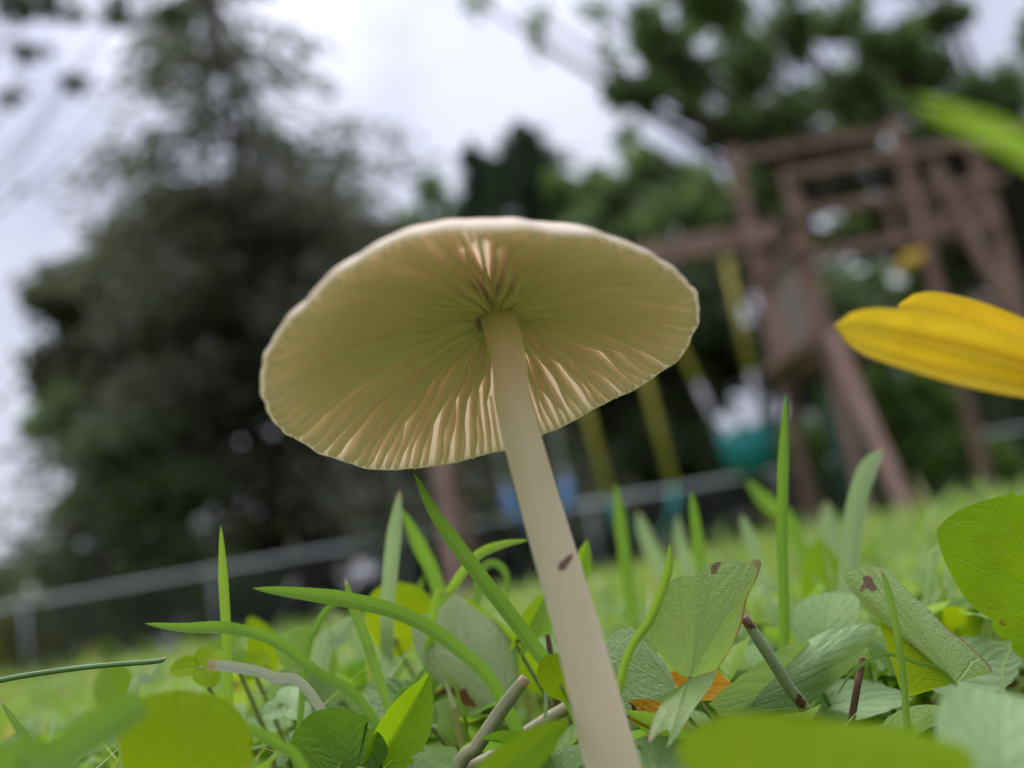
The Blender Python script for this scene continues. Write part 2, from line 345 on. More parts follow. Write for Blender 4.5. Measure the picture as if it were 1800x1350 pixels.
# tall dark conifer on the left, beyond the fence
bx = G(560, 1120, 21).x; tp = G(372, -30, 21)
conifer('spruce_tree', 'tall thin-topped dark conifer with a leaning trunk beyond the wire fence', (bx, 21, 0), 15.5, 5.6, .26, 130, 330, .30, M_con, M_barkd, z0=.16, taper=.62, droop=.26, lean=((tp.x-bx)*1.12, 0), sparse_top=.50, spread=.085)
broad_tree('broad_tree', 'broad dark grey-green tree crowding the lower trunk of the conifer', gz(470, 22.5), G(400, 500, 22.5), .22,
           [ball(*a) for a in ((300, 420, 22.5, 140, 90), (430, 440, 23, 150, 110), (560, 430, 22.5, 120, 100), (200, 540, 22.5, 130, 120), (340, 590, 23, 190, 120), (520, 590, 23, 170, 130), (140, 660, 22, 100, 100), (280, 720, 22.5, 140, 80), (110, 520, 22, 80, 70), (620, 520, 22.5, 90, 110), (440, 700, 23, 130, 80), (600, 650, 23, 110, 90), (650, 410, 22.5, 60, 50), (680, 470, 22.5, 60, 60), (640, 740, 23, 120, 70), (520, 800, 23, 120, 60), (740, 820, 23, 110, 80), (330, 820, 23, 110, 70))],
           2300, .30, M_con, M_barkd)
broad_tree('leafy_tree', 'mid-green leafy tree with ragged edge at the open end of the fence', gz(230, 19.5), G(230, 830, 19.5), .12,
           [ball(*a) for a in ((200, 800, 19.5, 110, 70), (260, 900, 19.5, 120, 80), (150, 900, 19.5, 90, 90), (130, 1000, 19.5, 90, 80), (290, 1010, 19.5, 110, 80), (100, 740, 19.5, 60, 50), (390, 1040, 19.5, 90, 60))],
           1500, .22, M_dec, M_bark)
broad_tree('yellow_shrub', 'yellowish green shrub at the open end of the fence', gz(50, 18.6), G(50, 1090, 18.6), .04,
           [ball(*a) for a in ((40, 1090, 18.6, 55, 55), (70, 1150, 18.6, 60, 50), (-20, 1150, 18.6, 60, 60))], 900, .13, basic('yellow_leaves', (.16, .18, .03), (.24, .26, .05), .6, 2, 0, .3, trans=.35, tcol=(.3, .32, .05)), M_bark)
broad_tree('bare_limbed_tree', 'dark tree reaching thin leafy limbs over from beside the conifer', gz(-420, 16), G(-330, 120, 16), .085,
           [ball(*a)+(k,) for a, k in (((20, 10, 16, 50, 30), 190), ((110, 15, 16, 55, 26), 210), ((210, 20, 16, 55, 24), 190), ((300, 30, 16, 45, 24), 130), ((50, 95, 16, 50, 26), 110), ((20, 170, 16, 40, 24), 50), ((130, 140, 16, 40, 20), 110), ((-80, 60, 16, 90, 60), 400), ((-150, -40, 16, 100, 70), 500), ((-230, 200, 16, 90, 90), 400), ((60, -50, 16, 90, 40), 300), ((250, -50, 16, 90, 40), 300))], 200, .18, M_con, M_barkd)
# pair of pointed evergreens
for (px, py, Hh, Y, rb, lab) in ((897, 215, 0, 28, 1.75, 'taller of two pointed dark evergreens rising beyond the swing beam'), (815, 250, 0, 28.6, 1.6, 'shorter of two pointed dark evergreens rising beyond the swing beam')):
    tpp = G(px, py, Y)
    conifer('pointed_evergreen_tree', lab, (tpp.x+.2, Y, 0), tpp.z, rb*1.9, .2, 260, 330, .28, M_con2, M_barkd, z0=.03, taper=.62, droop=-.35, group='pair of pointed evergreens', spread=.2)
broad_tree('wispy_tree', 'small wispy pale green tree beside the shorter pointed evergreen', gz(735, 26), G(730, 420, 26), .08,
           [ball(*a) for a in ((730, 400, 26, 45, 60), (765, 340, 26, 35, 70), (700, 450, 26, 50, 50), (985, 330, 26, 35, 35), (1000, 390, 26, 50, 60))], 420, .20, M_dec2, M_bark)
broad_tree('round_tree', 'round-topped dark green tree beyond the swing beam', gz(1130, 24), G(1120, 420, 24), .25,
           [ball(*a) for a in ((1070, 340, 24, 65, 65), (1160, 320, 24, 75, 70), (1240, 350, 24, 75, 80), (1100, 430, 24, 110, 80), (1230, 440, 24, 100, 80), (1020, 450, 24, 70, 80), (1320, 430, 24, 90, 100))], 2000, .26, M_dec, M_barkd)
# the hedgerow of dark trees beyond the fence
for i, (px, py, rx, ry, lab) in enumerate(((760, 600, 160, 190, 'dark hedge tree below the pointed evergreens'), (960, 620, 170, 190, 'dark hedge tree straight behind the mushroom stem'), (1160, 640, 160, 180, 'dark hedge tree behind the yellow-chained swings'), (1360, 600, 150, 200, 'dark hedge tree behind the wooden play tower'), (1560, 640, 170, 200, 'dark hedge tree behind the slanting tower leg'), (1760, 640, 180, 210, 'dark hedge tree behind the yellow flower'))):
    Y = 23+.6*(i % 2)
    cl = [ball(px+rng.uniform(-.7, .7)*rx, py+rng.uniform(-.75, 1.25)*ry, Y+rng.uniform(-.6, .6), rng.uniform(.35, .6)*rx, rng.uniform(.3, .5)*ry) for _ in range(11)]
    broad_tree('hedge_tree', lab, gz(px, Y), G(px, py, Y), .16, cl, 1150, .27, M_hedge if i != 4 else M_dec, M_barkd, 'dark trees of the hedgerow')
broad_tree('bright_green_shrub', 'bright green shrub under the wooden play tower', gz(1620, 15), G(1620, 780, 15), .05,  # light green is the colour of its leaves
           [ball(*a) for a in ((1590, 740, 15, 60, 60), (1640, 700, 15, 50, 60), (1610, 800, 15, 70, 60), (1680, 780, 15, 50, 60), (1420, 780, 15, 45, 50), (1550, 830, 15, 60, 50), (1540, 700, 15, 50, 60), (1740, 820, 15, 70, 60), (1480, 720, 15, 50, 50))], 700, .16, M_dec2, M_bark)
# big broadleaf tree overhanging the play tower
clm = [ball(*a) for a in ((1160, 60, 11, 80, 70), (1250, 20, 11.5, 90, 60), (1140, 160, 11, 45, 50), (1200, 130, 11.3, 75, 55), (1310, 130, 11.6, 80, 60), (1290, 230, 11.3, 70, 45), (1400, 60, 11.5, 70, 50), (1480, 30, 12, 60, 60), (1400, 180, 11, 60, 40), (1500, 150, 11.4, 60, 50), (1380, 280, 11.8, 70, 50), (1460, 310, 12, 80, 60), (1560, 60, 11, 70, 60), (1640, 120, 11.3, 70, 70), (1650, 30, 11.6, 60, 50), (1600, 260, 12.3, 60, 50), (1730, 170, 11, 70, 60), (1790, 250, 11.3, 70, 60), (1720, 330, 12, 70, 60), (1620, 400, 12.6, 80, 60), (1500, 400, 12.6, 90, 60), (1840, 60, 11.2, 70, 60), (1330, 340, 12.5, 70, 60), (1230, -60, 11, 100, 60), (1420, -60, 11, 110, 60), (1640, -70, 11, 120, 60), (1085, 170, 10.9, 25, 40))]
clm += [ball(*a)+(k,) for a, k in (((840, 5, 10.6, 34, 30), 34), ((945, 30, 10.8, 36, 32), 40), ((950, 80, 10.8, 26, 28), 22), ((1050, 20, 10.9, 44, 30), 46), ((1075, 110, 10.9, 40, 60), 50), ((1110, 240, 10.9, 50, 50), 60))]
broad_tree('overhanging_tree', 'big broadleaf tree with sky gaps overhanging the wooden play tower', gz(1960, 11.6), G(1750, 130, 11.6), .24, clm, 760, .14, M_dec, M_barkd)

# trees behind the overhanging one, closing most of its gaps
for px, py, Y, lab in ((1330, 200, 17, 'mid-green tree standing behind the top rail of the play tower'), (1620, 300, 17.5, 'mid-green tree standing behind the tower railings'), (1800, 420, 18, 'mid-green tree standing behind the yellow flower')):
    cl = [ball(px+rng.uniform(-1, 1)*170, py+rng.uniform(-1, 1.3)*190, Y+rng.uniform(-1, 1), rng.uniform(55, 85), rng.uniform(45, 75)) for _ in range(17)]
    broad_tree('yard_tree', lab, gz(px+70, Y), G(px, py, Y), .2, cl, 340, .20, M_dec, M_barkd, 'trees behind the play tower')
# undergrowth along the far side of the fence
for i in range(12):
    px = -60+i*180+rng.uniform(-30, 30); Y = 26+rng.uniform(-.8, .8); hz = 1045-(px-900)*math.tan(ROLL)
    cl = [ball(px+rng.uniform(-150, 150), hz-rng.uniform(0, 190 if i not in (0,) else 40), Y, rng.uniform(55, 90), rng.uniform(40, 60)) for _ in range(12)]
    broad_tree('undergrowth_shrub', 'dark undergrowth shrub filling the gap beneath the trees beyond the fence', gz(px, Y), G(px, hz-60, Y), .05, cl, 620, .24, M_hedge, M_barkd, 'undergrowth beyond the fence')

# ------------------------------------------------------------------ wire fence
M_pipe = basic('galvanised_pipe', (.42, .43, .46), (.52, .53, .55), .45, 8, .1, .5)
M_wire = basic('dark_wire', (.05, .055, .06), (.08, .085, .09), .6, 8, 0, .4)
FY = 17.0
fl, fr = G(-60, 1085, FY), G(2000, 700, FY)
fen = thing('wire_fence', 'low galvanised chain-link fence with thin top rail across the yard', 'fence', (fl.x, FY, 0))
off = np.array([fl.x, FY, 0]); flen = fr.x-fl.x; FH = 1.2
V, F, U = tube([(0, 0, FH), (flen, 0, FH)], .032, 8); mesh('top_rail', V, F, M_pipe, fen, U)
post0 = None; npst = int(flen/3)+1
for i in range(npst):
    if post0 is None:
        V, F, U = tube([(0, .04, 0), (0, .04, FH+.04)], .032, 8); post0 = mesh('post', V, F, M_pipe, fen, U); post0.location.x = .9
    else:
        o = post0.copy(); col.objects.link(o); o.parent = fen; o.location.x = .9+3*i
Vq = []
for s in (-1, 1):
    x = np.arange(-1.2, flen, .075); a = np.stack([x, np.zeros_like(x), np.zeros_like(x)+.02], 1); b = a+np.array([FH*.98, 0, FH*.96])
    if s < 0: a, b = a+np.array([FH*.98, 0, 0]), b-np.array([FH*.98, 0, 0])
    k = (np.minimum(a[:, 0], b[:, 0]) > 0) & (np.maximum(a[:, 0], b[:, 0]) < flen); a, b = a[k], b[k]
    h = .0022
    for d in (np.array([0, h, 0]), np.array([h, 0, -s*h])): Vq.append(np.stack([a-d, a+d, b+d, b-d], 1))
wm = quads('wire_mesh', np.concatenate(Vq), M_wire, fen); wm['kind'] = 'stuff'

# ------------------------------------------------------------------ wooden play set
M_wood = basic('stained_wood', (.17, .105, .085), (.26, .165, .135), .75, 5, .3, .2, stretch=(1, 1, 1))
M_woodg = basic('weathered_wood', (.16, .14, .13), (.24, .21, .19), .8, 5, .3, .2)
M_teal = basic('teal_plastic', (.0, .14, .135), (.0, .20, .19), .4, 4, 0, .5)
M_dgreen = basic('dark_green_plastic', (.008, .045, .045), (.012, .06, .06), .4, 4, 0, .5)
M_yel = basic('yellow_sleeve', (.42, .36, .05), (.52, .46, .08), .5, 6, .1, .4)
M_grey = basic('grey_chain', (.30, .29, .32), (.42, .41, .44), .45, 20, .1, .5)
M_blue = basic('blue_plastic', (.07, .20, .42), (.10, .27, .52), .4, 4, 0, .5)
Yf, Yn = 8.4, 7.4
FLx = G(1362, 600, Yf).x; NLx = G(1440, 540, Yn).x; FRx = FLx+1.35; NRx = NLx+1.35
po = np.array([NLx, Yn, 0]); ps = thing('play_tower', 'brown wooden play tower with railings, slatted wall and swing beam', 'playground set', po)
def beam(nm, a, b, wx=.055, wy=.06, mt=None, par=None, side=None):
    V, F = box_between(a, b, wx, wy, po, side); return mesh(nm, V, F, mt or M_wood, par or ps, smooth=False)
zt_f = G(1279, 262, Yf).z; zt_n = G(1379, 300, Yn).z
for (x, y, zt) in ((FLx, Yf, zt_f), (NLx, Yn, zt_n), (FRx, Yf, zt_f), (NRx, Yn, zt_n)): beam('post', (x, y, 0), (x, y, zt), .08, .08)
zp = G(1456, 596, Yn).z; zr = G(1411, 381, Yn).z; zm = G(1423, 467, Yn).z
beam('rail', (NLx-.05, Yn-.08, zt_n-.06), (NRx+.4, Yn-.08, zt_n-.06)); beam('rail', (NLx-.05, Yn-.08, zr), (NRx+.1, Yn-.08, zr))
beam('rail', (FLx-.05, Yf+.1, zt_f-.05), (FRx+.1, Yf+.1, zt_f-.05)); beam('rail', (FLx-.05, Yf+.1, zr), (FRx, Yf+.1, zr))
beam('rail', (FLx-.08, Yf+.1, zm+.15), (NLx-.08, Yn-.1, zm+.15)); beam('rail', (NLx, Yn-.08, zm+.05), (NRx, Yn-.08, zm+.05))
beam('rail', (FRx+.08, Yf+.1, zr), (NRx+.08, Yn-.1, zr))
beam('joist', (NLx, Yn-.07, zp), (NRx, Yn-.07, zp), .05, .16); beam('joist', (FLx, Yf+.07, zp), (FRx, Yf+.07, zp), .05, .16)
beam('joist', (FLx-.09, Yf, zp), (NLx-.09, Yn, zp), .16, .05)
for k in range(7):   # decking
    u = (k+.5)/7; beam('deck_board', (FLx+.02, Yf+(Yn-Yf)*u, zp+.09), (FRx+.1, Yf+(Yn-Yf)*u, zp+.09), .135, .03, side=(0, 1, 0))
for k in range(8):   # slatted side wall
    u = (k+.5)/8; x = FLx+(NLx-FLx)*u-.055; y = Yf+(Yn-Yf)*u; beam('wall_slat', (x, y, zp-.05), (x, y, zm+.12), .12, .025, M_woodg if k in (4, 5, 6) else M_wood, side=(NLx-FLx, Yn-Yf, 0))
for k in range(5):   # balusters at the near right
    x = NLx+.62+.15*k; beam('baluster', (x, Yn-.06, zm), (x, Yn-.06, zr), .05, .03)
a0 = G(1462, 590, Yn-.12); b0 = G(1612, 950, Yn-.9); beam('slanting_leg', a0, (b0.x, b0.y, 0.0), .08, .08)
a0 = G(1640, 290, Yn-.15); b0 = G(1775, 545, Yn-.15); beam('slanting_leg', a0, b0, .08, .07)
beam('slanting_leg', b0, (b0.x+.42, b0.y, 0), .08, .07)
s0 = G(1470, 640, Yn+.5); s1 = G(1512, 900, Yn+.5); V, F, U = tube([s0, (s0+s1)/2, (s1.x, s1.y, 0.)], .12, 14, po); mesh('slide_tube', V, F, M_dgreen, ps, U)
b0 = G(1597, 462, Yn-.1); V, F, U = tube([b0+Vector((-.09, 0, -.05)), b0+Vector((0, -.02, .01)), b0+Vector((.10, -.02, .04))], [.03, .055, .04], 12, po); mesh('telescope', V, F, basic('yellow_plastic', (.55, .33, .02), (.6, .38, .03), .4, 5, 0, .5), ps, U)
YB = 8.0; bl, br = G(735, 512, YB), G(1335, 424, YB); zb = (bl.z+br.z)/2
beam('swing_beam', (bl.x-.15, YB, zb), (FLx+.1, YB, zb), .11, .16)
fl_ = (bl.x, YB, zb)
for s in (-1, 1): beam('frame_leg', fl_, (bl.x+.02*s, YB+s*.75, 0), .09, .09)
beam('cross_brace', (bl.x+.06, YB-.42, zb*.45), (bl.x+.06, YB+.42, zb*.45), .05, .09)

def swing(name, label, tops, bots, sleeve, mt_sleeve, parts):
    """tops/bots are two photo pixels each; sleeve = share of the chain in a sleeve"""
    o0 = G(*[(bots[0][i]+bots[1][i])/2 for i in (0, 1)], YB); root = thing(name, label, 'swing', o0, 'swings hanging from the wooden beam')
    for t, b in zip(tops, bots):
        a = G(*t, YB); a.z = zb-.08; e = G(*b, YB); k = a+(e-a)*sleeve
        V, F, U = tube([a, k], .027, 8, o0); mesh('chain_sleeve', V, F, mt_sleeve, root, U)
        if sleeve < 1: V, F, U = tube([k, e], .024, 8, o0); mesh('chain', V, F, M_grey, root, U)
    parts(root, o0, *[G(*b, YB) for b in bots])
def bucket(root, o0, a, b):
    c = (a+b)/2; prof = [(0, -.27), (.10, -.26), (.165, -.20), (.19, -.10), (.195, 0), (.18, .03), (.17, 0), (.165, -.08), (.14, -.17), (0, -.2)]
    V = []; F = []; n = 18
    for r, z in prof:
        for j in range(n):
            th = 2*math.pi*j/n; V.append((r*math.cos(th)*1.05, r*math.sin(th)*.9, z+(.06*math.cos(th)**2 if -.15 < z else 0)+(c-o0).z))
    for i in range(len(prof)-1):
        for j in range(n): F.append((i*n+j, i*n+(j+1) % n, (i+1)*n+(j+1) % n, (i+1)*n+j))
    mesh('bucket_seat', V, F, M_teal, root)
    V, F, U = tube([(-.19, 0, .05+(c-o0).z), (-.08, -.14, .07+(c-o0).z), (.08, -.14, .07+(c-o0).z), (.19, 0, .05+(c-o0).z)], .02, 8); mesh('safety_bar', V, F, M_teal, root, U)
def belt(mt, wd, sag):
    def f(root, o0, a, b):
        a, b = np.array(a-o0), np.array(b-o0); V = []; F = []; n = 17
        for i in range(n):
            u = i/(n-1); x = a+(b-a)*u; x[2] -= sag*(1-abs(2*u-1)**2.6); hw = wd*(.55+.45*math.sin(math.pi*u))
            for dy, dz in ((-hw, 0), (hw, 0), (hw, -.012), (-hw, -.012)): V.append((x[0], x[1]+dy, x[2]+dz))
        for i in range(n-1):
            for j in range(4): F.append((i*4+j, i*4+(j+1) % 4, i*4+4+(j+1) % 4, i*4+4+j))
        F += [(3, 2, 1, 0), tuple((n-1)*4+j for j in range(4))]
        mesh('belt_seat', V, F, mt, root)
        for e, s in ((a, 1), (b, -1)):
            V, F, U = tube([e+np.array([0, 0, .02]), e+np.array([.02*s, 0, -.12]), e+np.array([.07*s, 0, -.22])], [.032, .05, .03], 10); mesh('seat_clamp', V, F, mt, root, U)
    return f
swing('bucket_swing', 'teal toddler bucket swing on yellow-sleeved chains', ((1128, 455), (1272, 435)), ((1276, 782), (1345, 765)), .66, M_yel, bucket)
swing('belt_swing', 'teal belt swing on yellow-sleeved chains', ((968, 480), (1082, 462)), ((1074, 885), (1186, 862)), 1.0, M_yel, belt(M_teal, .09, .30))
swing('blue_swing', 'blue belt swing partly hidden behind the mushroom stem', ((795, 505), (905, 490)), ((892, 868), (996, 850)), .93, M_grey, belt(M_blue, .11, .34))

# ------------------------------------------------------------------ mushroom
M_capt = basic('cap_skin', (.74, .62, .50), (.82, .71, .60), .5, 90, .15, .3, sss=.004)
def gillmat():
    mt, t, N, L = newmat('gill_flesh'); o = N('ShaderNodeOutputMaterial'); p = N('ShaderNodeBsdfPrincipled'); tc = N('ShaderNodeTexCoord')
    nz = N('ShaderNodeTexNoise'); nz.inputs['Scale'].default_value = 700; nz.inputs['Detail'].default_value = 4; L(tc.outputs['Object'], nz.inputs['Vector'])
    r = N('ShaderNodeValToRGB'); r.color_ramp.elements[0].position = .3; r.color_ramp.elements[1].position = .7; r.color_ramp.elements[0].color = (.90, .79, .69, 1); r.color_ramp.elements[1].color = (.95, .87, .80, 1)
    L(nz.outputs['Fac'], r.inputs[0]); L(r.outputs[0], p.inputs['Base Color']); p.inputs['Roughness'].default_value = .55; p.inputs['Specular IOR Level'].default_value = .25
    tr = N('ShaderNodeBsdfTranslucent'); tr.inputs[0].default_value = (.95, .87, .78, 1); mi = N('ShaderNodeMixShader'); mi.inputs[0].default_value = .6
    b = N('ShaderNodeBump'); b.inputs['Strength'].default_value = .25; b.inputs['Distance'].default_value = .0002; L(nz.outputs['Fac'], b.inputs['Height']); L(b.outputs[0], p.inputs['Normal'])
    L(p.outputs[0], mi.inputs[1]); L(tr.outputs[0], mi.inputs[2]); L(mi.outputs[0], o.inputs[0]); return mt
M_gill = gillmat()
M_stem = basic('stem_flesh', (.58, .47, .32), (.72, .63, .47), .55, 70, .18, .3, sss=.0011, stretch=(1, 1, .25), bscale=600)
cn = np.array([-.206, .8635, .4604]); cC = np.array([-.0042, .00235, .1325])      # rim plane in camera axes (right, up, forward)
W3 = np.stack([RTn, UPn, FWn], 1)
cn /= np.linalg.norm(cn); nW = W3@cn; CW = CAMn+W3@cC
e1 = W3@np.cross(cn, np.cross(np.array([1., 0, 0]), cn)); e1 /= np.linalg.norm(e1); e2 = np.cross(nW, e1)
rim_px = [(460, 655), (476, 725), (520, 780), (600, 815), (725, 828), (850, 797), (945, 757), (1090, 700), (1200, 630), (1231, 575), (1215, 505), (1165, 457), (1100, 430), (1000, 411), (870, 404), (740, 420), (600, 482), (510, 560)]
th_, r_ = [], []
for (x, y) in rim_px:
    d = W3@np.array([(x-900)/FPX, -(y-675)/FPX, 1.]); s = ((CW-CAMn)@nW)/(d@nW); q = CAMn+d*s-CW
    th_.append(math.atan2(q@e2, q@e1)); r_.append(np.linalg.norm(q))
o_ = np.argsort(th_); th_ = np.array(th_)[o_]; r_ = np.array(r_)[o_]
thx = np.concatenate([th_-2*np.pi, th_, th_+2*np.pi]); rx = np.concatenate([r_]*3)
tg = np.linspace(-np.pi, np.pi, 721)[:-1]; rg = np.interp(tg, thx, rx)
ker = np.exp(-np.linspace(-2, 2, 81)**2); ker /= ker.sum(); rg = np.convolve(np.concatenate([rg[-40:], rg, rg[:40]]), ker, 'valid')
rimr = lambda t: np.interp((t+np.pi) % (2*np.pi)-np.pi, tg, rg, period=2*np.pi)
# stem attaches a little off the centre of the rim
dS = W3@np.array([(876-900)/FPX, -(556-675)/FPX, 1.]); KAP = .0083
sS = ((CW+nW*KAP-CAMn)@nW)/(dS@nW); AP = CAMn+dS*sS; ecc = np.array([(AP-CW)@e1, (AP-CW)@e2])
HC = .0125
def zu(s): return HC*(1-s**2.0)*(1-.12*(1-s))
def gd(s): return .0038*np.clip((1-s)/.06, 0, 1)**.55*(.35+.65*np.clip((1-s)/.45, 0, 1)**.7)*(1-.15*np.clip((.3-s)/.3, 0, 1))
rimz = lambda t: .0005*math.sin(3*t+.6)+.0003*math.sin(7*t+2)+.00012*math.sin(17*t)
def capP(t, s, z):
    r = rimr(t)*(1+.004*math.sin(23*t+1)+.003*math.sin(41*t)); c = ecc*(1-s)**1.3
    return CW+e1*(c[0]+s*r*math.cos(t))+e2*(c[1]+s*r*math.sin(t))+nW*(z+rimz(t)*s**3)
base_px = P(1098, 1400, .121)
STEM = [AP+nW*.004, AP-nW*.006, np.array(P(905, 720, .1318)), np.array(P(951, 890, .1285)), np.array(P(1008, 1085, .1252)), np.array(P(1052, 1250, .1225)), np.array(P(1090, 1400, .1205))]
last = STEM[-1]; dn = last-STEM[-2]; dn /= np.linalg.norm(dn); root = last+dn*((last[2]+.004)/-dn[2]); STEM.append(root)
MR = thing('mushroom', 'cream gilled mushroom leaning on a smooth pale stem in the lawn', 'mushroom', (root[0], root[1], 0))
mo = np.array([root[0], root[1], 0.])
q = spline(STEM, 60); rr = np.interp(np.linspace(0, 1, 60), [0, .1, .22, .4, .6, .8, 1], [.0025, .0023, .00218, .00242, .00272, .00305, .0036])
V, F, U = tube(q, rr, 36, mo); stem = mesh('stem', V, F, M_stem, MR, U)
# brown nick on the stem
k0 = int(np.argmin([abs(proj(x)[1]-990) for x in q])); c0 = q[k0]; vd = CAMn-c0; vd /= np.linalg.norm(vd)
n0 = P(982, 1003, .12); n1 = P(1008, 973, .12)
V = []; F = []
for i in range(9):
    u = i/8; pp = n0+(n1-n0)*u; ray = np.array(pp)-CAMn; ray /= np.linalg.norm(ray)
    for s in (-1, 0, 1):
        p2 = np.array(pp)+np.array(UP*-.65+RT*.76)*s*.00050*math.sin(math.pi*min(1, u*1.05+.02))*(1+.3*math.sin(9*u)); rd = p2-CAMn; rd /= np.linalg.norm(rd)
        seg = min(range(59), key=lambda j: np.linalg.norm(np.cross(q[j]-CAMn, rd))); ax = q[seg+1]-q[seg]; ax /= np.linalg.norm(ax)
        w0 = CAMn-q[seg]; dperp = rd-ax*(rd@ax); wperp = w0-ax*(w0@ax); A_ = dperp@dperp; B_ = dperp@wperp; C_ = wperp@wperp-(rr[seg]*1.012)**2
        disc = max(0, B_*B_-A_*C_); tt = (-B_-math.sqrt(disc))/A_; V.append(CAMn+rd*tt-mo)
for i in range(8):
    for j in range(2): F.append((i*3+j, i*3+j+1, i*3+4+j, i*3+3+j))
mesh('bruise', V, F, basic('bruise_brown', (.13, .06, .05), (.22, .12, .09), .7, 900, .2, .2), stem)
# cap flesh: closed shell, underside then margin then top
NT = 220; rings = []
for s in np.linspace(.06, .985, 22): rings.append((s, lambda t, s=s: zu(s)))
rings += [(.997, lambda t: -.00012), (1.003, lambda t: .00018), (1.0, lambda t: .0006)]
for s in np.linspace(.985, .05, 22): rings.append((s, lambda t, s=s: zu(s)+.0007+.0030*(1-s)**.8))
V = []; F = []
for s, fz in rings:
    for j in range(NT):
        t = 2*math.pi*j/NT; V.append(capP(t, s, fz(t))-mo)
nr = len(rings)
for i in range(nr-1):
    for j in range(NT): F.append((i*NT+j, i*NT+(j+1) % NT, (i+1)*NT+(j+1) % NT, (i+1)*NT+j))
F.append(tuple(range(NT))[::-1]); F.append(tuple((nr-1)*NT+j for j in range(NT)))
M_cap = basic('cap_flesh', (.86, .76, .62), (.92, .84, .72), .5, 90, .12, .3, trans=.52, tcol=(.95, .88, .74))
cap = mesh('cap', V, F, M_cap, MR)
# gills, each one its own blade of flesh
NG = 62; sst = .10
for i in range(NG*2):
    long = i % 2 == 0; t0 = 2*math.pi*(i+rng.uniform(-.22, .22))/(NG*2)
    s0 = sst if long else rng.uniform(.42, .78); n = 18 if long else 11
    ph, ph2, am = rng.uniform(0, 6.28), rng.uniform(0, 6.28), rng.uniform(.5, 1.3); V = []; F = []
    hs = rng.uniform(.85, 1.12)
    for k in range(n):
        u = k/(n-1); s = s0+(.985-s0)*u**.85
        depth = gd(s)*hs*(1 if long else .72*min(1, u*2.2+.06)); zt = zu(s)+.0002
        wav = am*.00026*(math.sin(ph+s*13)+.6*math.sin(ph2+s*27))*min(1, (1-s)*9)
        tan = -e1*math.sin(t0)+e2*math.cos(t0)
        b = capP(t0, s, zt); th = .00030*(.55+.45*s)
        lo = capP(t0, s, zu(s)-depth)+tan*wav; mid = b*.5+lo*.5+tan*wav*.2
        V += [b-tan*th, mid-tan*th*.8, lo-tan*th*.38, lo-nW*.00008, lo+tan*th*.38, mid+tan*th*.8, b+tan*th]
    V = [v-mo for v in V]
    for k in range(n-1):
        for j in range(6): F.append((k*7+j, k*7+j+1, (k+1)*7+j+1, (k+1)*7+j))
    F.append(tuple(range(7))); F.append(tuple((n-1)*7+j for j in range(7))[::-1])
    mesh('gill', V, F, M_gill, cap)

# ------------------------------------------------------------------ plant builders
def blade(name, label, cat, pts, wpx, mat, twist=0., fold=.35, n=26, tipw=.12, to_ground=True, group=None, roundsec=False, cut=False):
    """pts: (px, py, depth) from the tip to the root; wpx = width in pixels at the widest point"""
    p3 = [np.array(P(*a)) for a in pts]
    if to_ground:
        lst = p3[-1]; d = lst-p3[-2]; d[2] = 0; d = d/(np.linalg.norm(d)+1e-9)
        gh = float(ground_h(lst[0], lst[1]))-.002
        if lst[2] > gh+.003: p3.append(np.array([lst[0]+d[0]*(lst[2]-gh)*.35, lst[1]+d[1]*(lst[2]-gh)*.35+.004, gh]))
    q = spline(p3, n); dm = np.mean([a[2] for a in pts]); wd = wpx/FPX*dm
    off = np.array([q[-1][0], q[-1][1], 0.])
    if roundsec:
        V, F, U = tube(q, wd/2*np.interp(np.linspace(0, 1, n), [0, .15, 1], [.8 if cut else .35, 1, 1.1]), 8, off)
        o = mesh(name, V, F, mat, None, U, loc=off)
    else:
        T = np.gradient(q, axis=0); T /= np.linalg.norm(T, axis=1)[:, None]; V = []; U = []; F = []
        for i in range(n):
            u = i/(n-1); vd = CAMn-q[i]; vd /= np.linalg.norm(vd); s = np.cross(T[i], vd); s /= np.linalg.norm(s)+1e-9; nn = np.cross(s, T[i])
            a = twist*(u-.3); s2 = s*math.cos(a)+nn*math.sin(a); n2 = np.cross(s2, T[i])
            hw = wd/2*(min(1, (u/.28)**.6 if not cut else .85+u)*(1-.25*max(0, u-.5)) + (tipw*.1 if u == 0 else 0))
            for v in (-1, -.5, 0, .5, 1):
                V.append(q[i]-off+s2*hw*v+n2*hw*fold*(abs(v)-.5)); U.append((u, v*.5+.5))
        for i in range(n-1):
            for j in range(4): F.append((i*5+j, i*5+j+1, i*5+6+j, i*5+5+j))
        o = mesh(name, V, F, mat, None, U, loc=off)
    return tag(o, label, cat, group)
